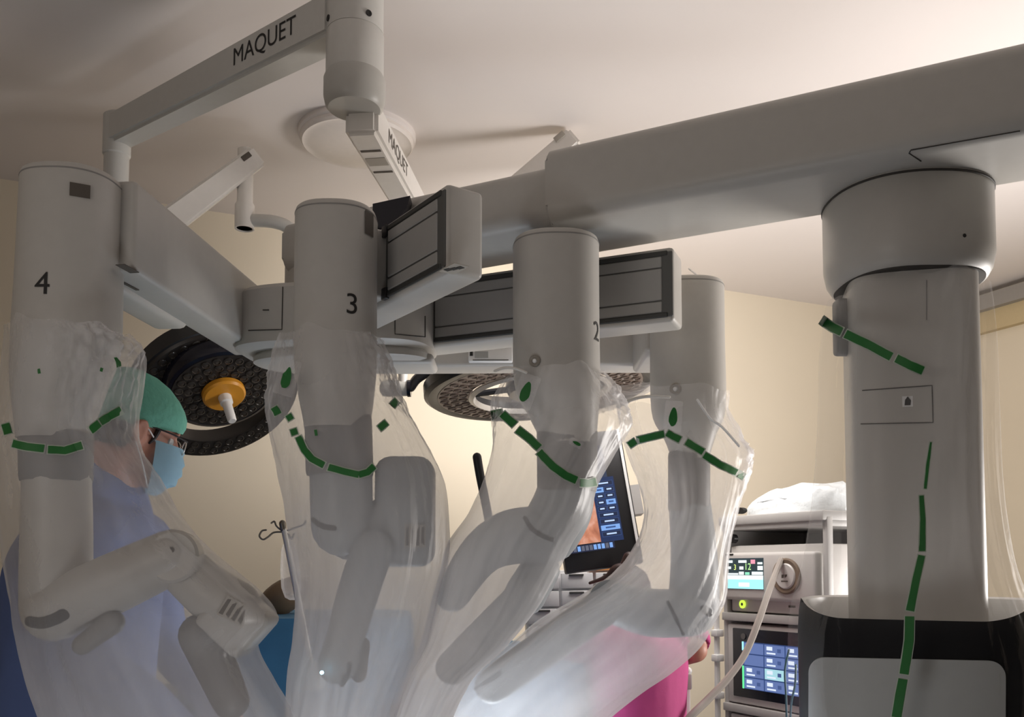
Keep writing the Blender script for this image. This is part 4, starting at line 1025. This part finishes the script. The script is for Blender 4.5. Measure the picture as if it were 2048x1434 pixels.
# small white stand by the pink person
Yw = 3.15
t = thing('white_stand', 'narrow white stand with a knob beside the person in pink', 'stand', P(1368, 1400, Yw)*1)
t.location.z = 0
pw = P(1368, 1372, Yw)
part('post', box(Matrix.Translation((pw.x, pw.y, 0)), (-.018, -.02, .02), (.018, .02, pw.z), .004), M_PAPER, t)
part('clamp_block', box(Matrix.Translation((pw.x, pw.y, pw.z)), (-.022, -.025, -.01), (.024, .025, .045), .006), M_CART, t)
part('knob', ptube([(1362, 1352, Yw, 8), (1376, 1342, Yw, 8)], seg=14), M_PAPER, t)
part('foot', box(Matrix.Translation((pw.x, pw.y, 0)), (-.12, -.12, 0), (.12, .12, .025), .008), M_PAPER, t)

# ------------------------------------------------------------------ operating table, sheet, cushion, drip stand
Mtb = frame((-.75, 3.02, 0), (1, .12, 0), z=(0, 0, 1))
TB = thing('operating_table', 'padded operating table under blue sheets behind the robot arms', 'table', (-.75, 3.02, 0))
part('table_top', box(Mtb, (-.95, -.28, .74), (.9, .28, .84), .03, 3), M_BLACK, TB)
part('pedestal', box(Mtb, (-.2, -.16, .1), (.2, .16, .75), .04, 3), M_STEEL, TB)
part('base', box(Mtb, (-.5, -.25, 0), (.5, .25, .11), .03, 3), M_STEEL, TB)
def cloth(name, M, w_, dp, z0, ztops, seg=120, amp=.012, seed=0):
    """hanging sheet: outline loops from top to hem; local x wide, y deep"""
    bm = bmesh.new(); rs = []
    for j in range(26):
        s = j/25; row = []
        for i in range(seg):
            a = 2*PI*i/seg; x, y = sup(a, w_*(1+.05*s), dp*(1+.12*s), 5)
            f = amp*s*(math.sin(a*17+seed+2*math.sin(a*3))*1.0 + .8*math.sin(a*29+1.3*seed))
            q = Vector((math.cos(a), math.sin(a), 0)); top = ztops(x/w_)
            k = min(1, s*6); sc = .97 if j == 0 else 1
            row.append(M @ Vector((x*sc + q.x*f, y*sc + q.y*f, top + (z0-top)*s)))
        rs.append(row)
    rings(bm, rs, cap=False); 
    bm.verts.ensure_lookup_table(); c = bm.verts.new(M @ Vector((0, 0, ztops(0))))
    vs = list(bm.verts)[:seg]
    for i in range(seg): bm.faces.new((vs[i], vs[(i+1) % seg], c))
    return part(name, bm, M_BLUE)
zsheet = Z(1236, 2.78)
tag(cloth('surgical_sheet', frame((P(590, 1300, 2.9).x, 3.04, 0), (1, .12, 0), z=(0, 0, 1)), .36, .30, .35, lambda q: zsheet-.0*q, seed=1), 'blue surgical sheet hanging over a raised screen between arms 4 and 3', 'sheet')
tag(cloth('surgical_sheet', frame((.0, 3.10, 0), (1, .12, 0), z=(0, 0, 1)), .22, .31, .35, lambda q: .95+.03*math.cos(q*2), seed=2), 'dark blue surgical sheet lying low over the patient behind the middle drapes', 'sheet')
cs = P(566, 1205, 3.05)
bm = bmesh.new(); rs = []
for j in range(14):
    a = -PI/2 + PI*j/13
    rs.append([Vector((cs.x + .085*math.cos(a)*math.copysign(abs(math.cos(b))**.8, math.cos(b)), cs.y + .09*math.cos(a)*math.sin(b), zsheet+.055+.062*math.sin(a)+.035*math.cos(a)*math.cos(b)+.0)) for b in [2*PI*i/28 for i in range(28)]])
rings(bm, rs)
tag(part('mound', bm, M_BROWN), 'brown rounded cushion on the blue sheet behind the drip stand', 'mound')  # plain rounded form added for an unidentified brown shape
Yv = 2.66
IV = thing('drip_stand', 'slanted steel drip stand with wire hooks at its top', 'drip stand', P(640, 1420, Yv))
part('pole', tube([(P(566, 1048, Yv), S(6, Yv)), (P(601, 1222, Yv), S(6.5, Yv)), (P(625, 1345, Yv), S(6.5, Yv))], seg=14, round_ends=(False, False)), M_STEEL, IV)
part('pole_cap', tube([(P(565, 1047, Yv), S(7, Yv)), (P(567, 1058, Yv), S(7, Yv))], seg=12), M_STEELD, IV)
for pts in ([(567, 1064), (548, 1065), (536, 1074), (526, 1079), (519, 1072), (524, 1062), (532, 1060)], [(562, 1060), (553, 1052), (549, 1043), (543, 1046)], [(568, 1063), (582, 1059), (594, 1054), (606, 1050), (612, 1042)], [(568, 1062), (578, 1070), (583, 1078), (588, 1068)]):
    part('hook', tube([(P(x, y, Yv), S(2, Yv)) for x, y in pts], seg=6), M_STEELD, IV)
part('clamp', box(Matrix.Translation(P(625, 1345, Yv)), (-.03, -.03, -.05), (.03, .05, .03), .008), M_STEEL, IV)
bg = bmesh.new(); rs = []
for j, (py, hw, th) in enumerate(((1078, 3, .004), (1084, 9, .012), (1100, 16, .02), (1140, 20, .03), (1175, 20, .03), (1195, 14, .02), (1200, 5, .006))):
    c = P(577+(py-1078)*.06, py, Yv+.05); rs.append([c + Vector((S(hw, Yv)*math.cos(2*PI*i/20), th*math.sin(2*PI*i/20), 0)) for i in range(20)])
rings(bg, rs); bag = part('drip_bag', bg, M_TAB)
at = bag.data.attributes.new('layers', 'FLOAT', 'POINT'); at.data.foreach_set('value', [.55]*len(bag.data.vertices))
tag(bag, 'clear drip bag hanging from the drip stand behind its pole', 'bag')

# ------------------------------------------------------------------ people
def remesh(bm, vox):
    me = tomesh(bm, 'tmp'); o = bpy.data.objects.new('tmp', me); C.objects.link(o)
    md = o.modifiers.new('r', 'REMESH'); md.mode = 'VOXEL'; md.voxel_size = vox
    sm = o.modifiers.new('s', 'SMOOTH'); sm.factor = .5; sm.iterations = 3
    bpy.context.view_layer.update()
    out = bpy.data.meshes.new_from_object(o.evaluated_get(bpy.context.evaluated_depsgraph_get()))
    bpy.data.objects.remove(o); return out
def add_head(bm, Mh, k=1.0):
    """local x = face forward, y = left, z = up; origin at the eye line middle"""
    sl = [(-.128, .088, .045, .020), (-.118, .098, .015, .036), (-.10, .100, -.01, .050), (-.075, .099, -.045, .060), (-.05, .099, -.070, .066), (-.02, .098, -.088, .071), (.0, .094, -.096, .073), (.025, .098, -.102, .075), (.055, .099, -.102, .076), (.082, .088, -.094, .070), (.102, .066, -.075, .057), (.116, .035, -.045, .036), (.121, .005, -.015, .012)]
    rs = []
    for z, f, b, hw in sl:
        c = (f+b)/2; a = (f-b)/2; r = []
        for i in range(28):
            t = 2*PI*i/28; x, y = sup(t, a, hw, 2.2); r.append(Mh @ (Vector((c+x, y*(1-.18*max(0, math.cos(t))), z))*k))
        rs.append(r)
    rings(bm, rs)
    add_tube(bm, [(Mh @ (Vector((.096, 0, .012))*k), .010*k), (Mh @ (Vector((.108, 0, -.014))*k), .012*k), (Mh @ (Vector((.116, 0, -.036))*k), .014*k), (Mh @ (Vector((.10, 0, -.046))*k), .012*k)], seg=10)
    for s in (-1, 1):
        add_tube(bm, [(Mh @ (Vector((.092, s*.018, .022))*k), .010*k), (Mh @ (Vector((.088, s*.045, .024))*k), .010*k)], seg=8)     # brow
        add_tube(bm, [(Mh @ (Vector((.082, s*.045, -.03))*k), .016*k), (Mh @ (Vector((.05, s*.06, -.03))*k), .014*k)], seg=8)       # cheek bone
        # ear: rim + bowl
        e = [(-.008, .074, -.035), (-.002, .078, -.02), (.004, .080, .005), (0, .086, .022), (-.014, .090, .028), (-.026, .090, .018), (-.028, .088, -.002), (-.020, .084, -.022), (-.010, .078, -.036)]
        add_tube(bm, [(Mh @ (Vector((x, s*y, z))*k), .0052*k) for x, y, z in e], seg=8)
        add_tube(bm, [(Mh @ (Vector((-.012, s*.074, -.02))*k), .010*k), (Mh @ (Vector((-.014, s*.076, .012))*k), .011*k)], seg=8)
    add_tube(bm, [(Mh @ (Vector((.094, -.018, -.075))*k), .009*k), (Mh @ (Vector((.102, 0, -.074))*k), .010*k), (Mh @ (Vector((.094, .018, -.075))*k), .009*k)], seg=8)   # lips
def add_hand(bm, wrist, d, palm_n, s):
    """five curled fingers; d along the hand, palm_n out of the palm, s = thumb side sign"""
    d = d.normalized(); n = (palm_n-d*palm_n.dot(d)).normalized(); x = d.cross(n)
    add_tube(bm, [(wrist, .026), (wrist+d*.03, .03)], seg=12)
    for k, off in enumerate((-.027, -.009, .009, .027)):
        add_tube(bm, [(wrist+x*off*.6, .018), (wrist+d*.085+x*off, .0125)], seg=10)
    for k, (off, L_) in enumerate(((-.03, .066), (-.010, .080), (.010, .086), (.030, .076))):
        b = wrist + d*.085 + x*off
        add_tube(bm, [(b, .0098), (b+d*L_*.45+n*.006, .0092), (b+d*L_*.75+n*.022, .0086), (b+d*L_*.86+n*.042, .0078)], seg=10)
    b = wrist + d*.025 + x*.026*s
    add_tube(bm, [(b, .014), (b+x*.028*s+d*.022+n*.01, .0125), (b+x*.036*s+d*.048+n*.022, .0108), (b+x*.030*s+d*.07+n*.03, .009)], seg=10)
# --- surgeon
Ys = 2.2
hc = P(270, 864, Ys)
fwd = Vector((.72, .62, -.22)).normalized()
Mhd = frame(hc, fwd, z=Vector((.22, 0, 1)))
K = .97
SG = thing('surgeon', 'surgeon in green cap, glasses and blue mask bending over behind arm 4', 'person', (-1.05, 2.28, 0))
bm = bmesh.new(); add_head(bm, Mhd, K)
nb = Vector((-1.02, 2.27, 1.40)); nt_ = Mhd @ Vector((-.03, 0, -.07))
add_tube(bm, [(nt_, .058), ((nt_+nb)/2, .06), (nb, .075)], seg=18)
chest = Vector((-1.08, 2.29, 1.22)); waist = Vector((-1.10, 2.30, 1.0)); hip = Vector((-1.12, 2.30, .88))
add_tube(bm, [(nb, .09), (chest, .15), (waist, .135), (hip, .155)], seg=20)
HANDS = []
for s in (-1, 1):
    sh = Vector((-1.03, 2.29+s*.19, 1.31)); el = Vector((-.96, 2.30+s*.23, 1.04)); wr = Vector((-.78, 2.34+s*.13, .84))
    add_tube(bm, [(chest+Vector((0, s*.08, .06)), .08), (sh, .062), ((sh+el)/2, .052), (el, .043)], seg=14)
    add_tube(bm, [(el, .043), ((el+wr)/2, .038), (wr, .028)], seg=14)
    add_hand(bm, wr, Vector((.8, -s*.15, -.3)), Vector((0, -s*.5, -1)), s)
    hp_ = hip+Vector((.01, s*.09, -.02)); kn2 = Vector((-1.09, 2.30+s*.11, .48)); an_ = Vector((-1.12, 2.30+s*.11, .09))
    add_tube(bm, [(hp_, .095), (kn2, .062), ((kn2+an_)/2, .055), (an_, .042)], seg=14)
    add_tube(bm, [(an_+Vector((-.04, 0, -.045)), .042), (an_+Vector((.06, 0, -.052)), .036), (an_+Vector((.15, 0, -.06)), .028)], seg=12)
link('body', remesh(bm, .0065), M_SKIN, SG)
# gown
bm = bmesh.new()
add_tube(bm, [(nb*.35+nt_*.65+Vector((-.03, 0, -.01)), .085), (nb+Vector((0, 0, .01)), .098), (nb+Vector((-.01, 0, -.03)), .13), (chest+Vector((0, 0, .02)), .185), (waist, .185), (hip, .20), (Vector((-1.12, 2.30, .45)), .21)], seg=24)
add_tube(bm, [(nb+Vector((0, -.12, -.07)), .09), (nb+Vector((-.02, .12, -.07)), .09)], seg=14)
for s in (-1, 1):
    sh = Vector((-1.03, 2.29+s*.19, 1.31)); el = Vector((-.96, 2.30+s*.23, 1.04)); wr = Vector((-.78, 2.34+s*.13, .84))
    add_tube(bm, [(chest+Vector((0, s*.08, .07)), .12), (sh, .09), ((sh+el)/2, .075), (el, .066), ((el+wr)/2, .057), (wr, .042)], seg=16)
gme = remesh(bm, .012)
for v in gme.vertices:
    q = v.co; f = noise.noise(Vector((q.x*9, q.y*9, q.z*3.2)))*.012; v.co = q + v.normal*f
link('gown', gme, M_GOWN, SG, 'blue surgical gown')
for s in (-1, 1):
    wr = Vector((-1.12, 2.30+s*.11, .05))
    part('shoe', tube([(wr+Vector((-.06, 0, 0)), .05), (wr+Vector((.06, 0, -.005)), .046), (wr+Vector((.17, 0, -.012)), .036)], seg=14), M_PAPER, SG)
# cap: shell around the skull with a soft pouch at the back
bm = bmesh.new(); rs = []
capsl = [(.030, .112, -.118, .084), (.045, .116, -.125, .089), (.065, .112, -.128, .091), (.085, .100, -.125, .088), (.105, .080, -.115, .078), (.128, .050, -.105, .062), (.146, .012, -.085, .040), (.152, -.02, -.058, .012)]
for j, (z, f, b, hw) in enumerate(capsl):
    r = []
    for i in range(40):
        t = 2*PI*i/40; x, y = sup(t, (f-b)/2, hw, 2.15)
        dz = -.030*(1-math.cos(t))*.5*(1-j/7)           # cap sits lower at the nape
        n1 = .004*noise.noise(Vector((math.cos(t)*4, math.sin(t)*4, z*30)))
        r.append(Mhd @ (Vector(((f+b)/2+x*(1+n1*4), y*(1+n1*6), z+dz+n1))*K))
    rs.append(r)
rings(bm, rs, cap=False); bm.faces.new([v for v in list(bm.verts)[-40:]])
cap = part('cap', bm, M_CAP, SG, 'green surgical cap')
# hair below the cap
bm = bmesh.new(); rs = []
for z, f, b, hw in ((.045, .04, -.110, .0835), (.0, .035, -.106, .0795), (-.03, .01, -.098, .074), (-.05, -.02, -.085, .066)):
    rs.append([Mhd @ (Vector(((f+b)/2+sup(t, (f-b)/2, hw, 2.2)[0], sup(t, (f-b)/2, hw, 2.2)[1], z))*K) for t in [2*PI*i/28 for i in range(28)]])
rings(bm, rs); part('hair', bm, M_HAIR, SG)
for s in (-1, 1): part('sideburn', tube([(Mhd @ (Vector((.035, s*.070, .035))*K), .008*K), (Mhd @ (Vector((.03, s*.0695, .0))*K), .006*K), (Mhd @ (Vector((.022, s*.068, -.02))*K), .003*K)], seg=8), M_HAIR, SG)
# mask
bm = bmesh.new(); rs = []
for j in range(15):
    z = -.008 - .135*j/14; s_ = j/14; r = []
    fw = .122 + .018*math.sin(PI*min(1, s_*1.1+.05)) - .03*max(0, s_-.72)/.28
    hw = .072+.008*math.sin(PI*s_)-.012*s_; bk = .034 + .02*s_
    pl = .0035*math.sin(j*2.1)
    for i in range(22):
        t = -PI/2 + PI*i/21
        r.append(Mhd @ (Vector((bk + (fw-bk+pl)*max(0, math.cos(t))**.75, hw*math.sin(t), z))*K))
    rs.append(r)
rings(bm, rs, cap=False, closed=False)
g = bmesh.ops.solidify(bm, geom=bm.faces[:], thickness=.003)
mask = part('mask', bm, M_MASK, SG, 'pale blue surgical mask')
for s in (-1, 1):
    for a, b in (((.040, s*.062, -.014), (-.014, s*.082, .026)), ((.05, s*.062, -.125), (-.016, s*.084, -.026))):
        part('mask_loop', tube([(Mhd @ (Vector(a)*K), .0019), (Mhd @ ((Vector(a)+Vector(b))*.5*K+Vector((0, s*.008, 0))), .0019), (Mhd @ (Vector(b)*K), .0019)], seg=6), M_PAPER, mask)
# glasses
GL = part('glasses_frame', tube([(Mhd @ (Vector((-.005, -.082, .020))*K), .0022), (Mhd @ (Vector((.06, -.080, .018))*K), .0024), (Mhd @ (Vector((.112, -.062, .012))*K), .0024)], seg=6), M_HAIR, SG)
part('temple', tube([(Mhd @ (Vector((-.005, .082, .020))*K), .0022), (Mhd @ (Vector((.06, .080, .018))*K), .0024), (Mhd @ (Vector((.112, .062, .012))*K), .0024)], seg=6), M_HAIR, GL)
for s in (-1, 1):
    pts = [(Mhd @ (Vector((.122-.010*abs(math.cos(a)*.5+.5), s*.034+.027*math.cos(a)*s, -.006+.019*math.sin(a)))*K), .0015) for a in [2*PI*i/16 for i in range(17)]]
    part('lens_rim', tube(pts, seg=6, sub=False), M_STEEL, GL)
part('bridge', tube([(Mhd @ (Vector((.121, -.009, 0))*K), .0015), (Mhd @ (Vector((.124, 0, .003))*K), .0015), (Mhd @ (Vector((.121, .009, 0))*K), .0015)], seg=6), M_STEEL, GL)
for s in (-1, 1):
    eb = part('eye', lathe(Mhd @ Matrix.Translation(Vector((.075, s*.033, .0))*K) @ Matrix.Rotation(PI/2, 4, 'Y'), [(.0005, -.0135), (.009, -.010), (.0135, 0), (.009, .010), (.0055, .0122), (.0005, .0133)], 16), M_PAPER, SG)
    part('iris', lathe(Mhd @ Matrix.Translation(Vector((.075, s*.033, .0))*K) @ Matrix.Rotation(PI/2, 4, 'Y'), [(.006, .0124), (.0005, .0139)], 12), M_HAIR, eb)
    part('eyebrow', tube([(Mhd @ (Vector((.102, s*.014, .028))*K), .004), (Mhd @ (Vector((.098, s*.034, .033))*K), .005), (Mhd @ (Vector((.086, s*.052, .028))*K), .003)], seg=6), M_HAIR, SG)

# --- person in pink, seen from behind, leaning forward
Yp = 3.0
px_ = P(1268, 1300, Yp).x
zsh = Z(1262, Yp)
PK = thing('person', 'person in pink shirt leaning forward with back turned, elbow beside the cart', 'person', (px_, Yp, 0))
bm = bmesh.new()
pel = Vector((px_-.02, 2.96, .58)); mid = Vector((px_-.01, 2.95, .82)); nk = Vector((px_, 3.06, zsh+.03))
add_tube(bm, [(pel, .16), (mid, .14), (Vector((px_, 3.0, zsh-.06)), .145), (nk, .07)], seg=20)
Mph = frame(Vector((px_+.02, 3.27, zsh+.08)), Vector((.1, .8, -.6)), z=Vector((0, .6, .8)))
add_head(bm, Mph, 1.0); add_tube(bm, [(nk, .062), (Mph @ Vector((-.03, 0, -.08)), .055)], seg=14)
for s in (-1, 1):
    sh = Vector((px_+s*.175, 3.0, zsh-.03)); el = P(1390, 1300, 2.98) if s > 0 else Vector((px_-.26, 3.02, .84)); wr = el+Vector((-s*.10, .22, -.06))
    add_tube(bm, [(Vector((px_+s*.06, 3.0, zsh-.03)), .07), (sh, .062), ((sh+el)/2, .052), (el, .042)], seg=14)
    add_tube(bm, [(el, .042), ((el+wr)/2, .040), (wr, .028)], seg=14)
    add_hand(bm, wr, Vector((-s*.3, .9, -.2)), Vector((0, 0, -1)), s)
    k1 = Vector((px_+s*.14, 3.38, .55)); an_ = Vector((px_+s*.14, 3.36, .1))
    add_tube(bm, [(pel+Vector((s*.08, .02, -.02)), .09), (k1, .064), ((k1+an_)/2, .056), (an_, .042)], seg=14)
    add_tube(bm, [(an_+Vector((0, -.04, -.05)), .04), (an_+Vector((0, .14, -.06)), .03)], seg=12)
link('body', remesh(bm, .0075), M_SKIN, PK)
bm = bmesh.new()
add_tube(bm, [(Vector((px_-.02, 2.96, .52)), .185), (mid, .168), (Vector((px_, 3.0, zsh-.08)), .168), (nk+Vector((0, -.01, -.035)), .085)], seg=24)
for s in (-1, 1):
    sh = Vector((px_+s*.175, 3.0, zsh-.03)); el = P(1390, 1300, 2.98) if s > 0 else Vector((px_-.26, 3.02, .84))
    add_tube(bm, [(Vector((px_+s*.06, 3.0, zsh-.035)), .09), (sh, .075), (sh+(el-sh)*.4, .066)], seg=14, round_ends=(True, False))
pme = remesh(bm, .011)
for v in pme.vertices:
    q = v.co; v.co = q + v.normal*noise.noise(Vector((q.x*10, q.y*10, q.z*4)))*.009
link('shirt', pme, M_PINK, PK, 'pink shirt')
bm = bmesh.new()
for s in (-1, 1):
    k1 = Vector((px_+s*.14, 3.38, .55)); an_ = Vector((px_+s*.14, 3.36, .1))
    add_tube(bm, [(pel+Vector((s*.07, .0, -.03)), .125), (k1, .082), ((k1+an_)/2, .075), (an_+Vector((0, 0, .02)), .066)], seg=14)
link('trousers', remesh(bm, .011), M_NAVY, PK)
bm = bmesh.new(); rs = []
for z, f, b, hw in ((.126, -.02, -.05, .02), (.118, .05, -.08, .055), (.09, .092, -.104, .078), (.05, .06, -.110, .083), (.0, .02, -.106, .081), (-.04, .0, -.095, .074), (-.06, -.03, -.085, .06)):
    rs.append([Mph @ Vector(((f+b)/2+sup(t, (f-b)/2, hw, 2.2)[0], sup(t, (f-b)/2, hw, 2.2)[1], z)) for t in [2*PI*i/28 for i in range(28)]])
rings(bm, rs); part('hair', bm, M_HAIR, PK)
for s in (-1, 1):
    an_ = Vector((px_+s*.14, 3.36, .1)); part('shoe', tube([(an_+Vector((0, -.06, -.05)), .048), (an_+Vector((0, .06, -.055)), .044), (an_+Vector((0, .16, -.064)), .034)], seg=12), M_PAPER, PK)
ST = thing('stool', 'round rolling stool under the person in pink', 'stool', (px_-.02, 2.95, 0))
part('seat', lathe(Matrix.Translation((px_-.02, 2.95, 0)), [(.01, .44), (.17, .44), (.185, .41), (.17, .375), (.01, .37)], 32), M_BLACK, ST)
part('post', lathe(Matrix.Translation((px_-.02, 2.95, 0)), [(.025, .38), (.025, .06)], 16), M_STEEL, ST)
for k in range(5):
    a = 2*PI*k/5; part('foot', tube([(Vector((px_-.02, 2.95, .07)), .02), (Vector((px_-.02+.24*math.cos(a), 2.95+.24*math.sin(a), .03)), .018)], seg=8), M_STEEL, ST)
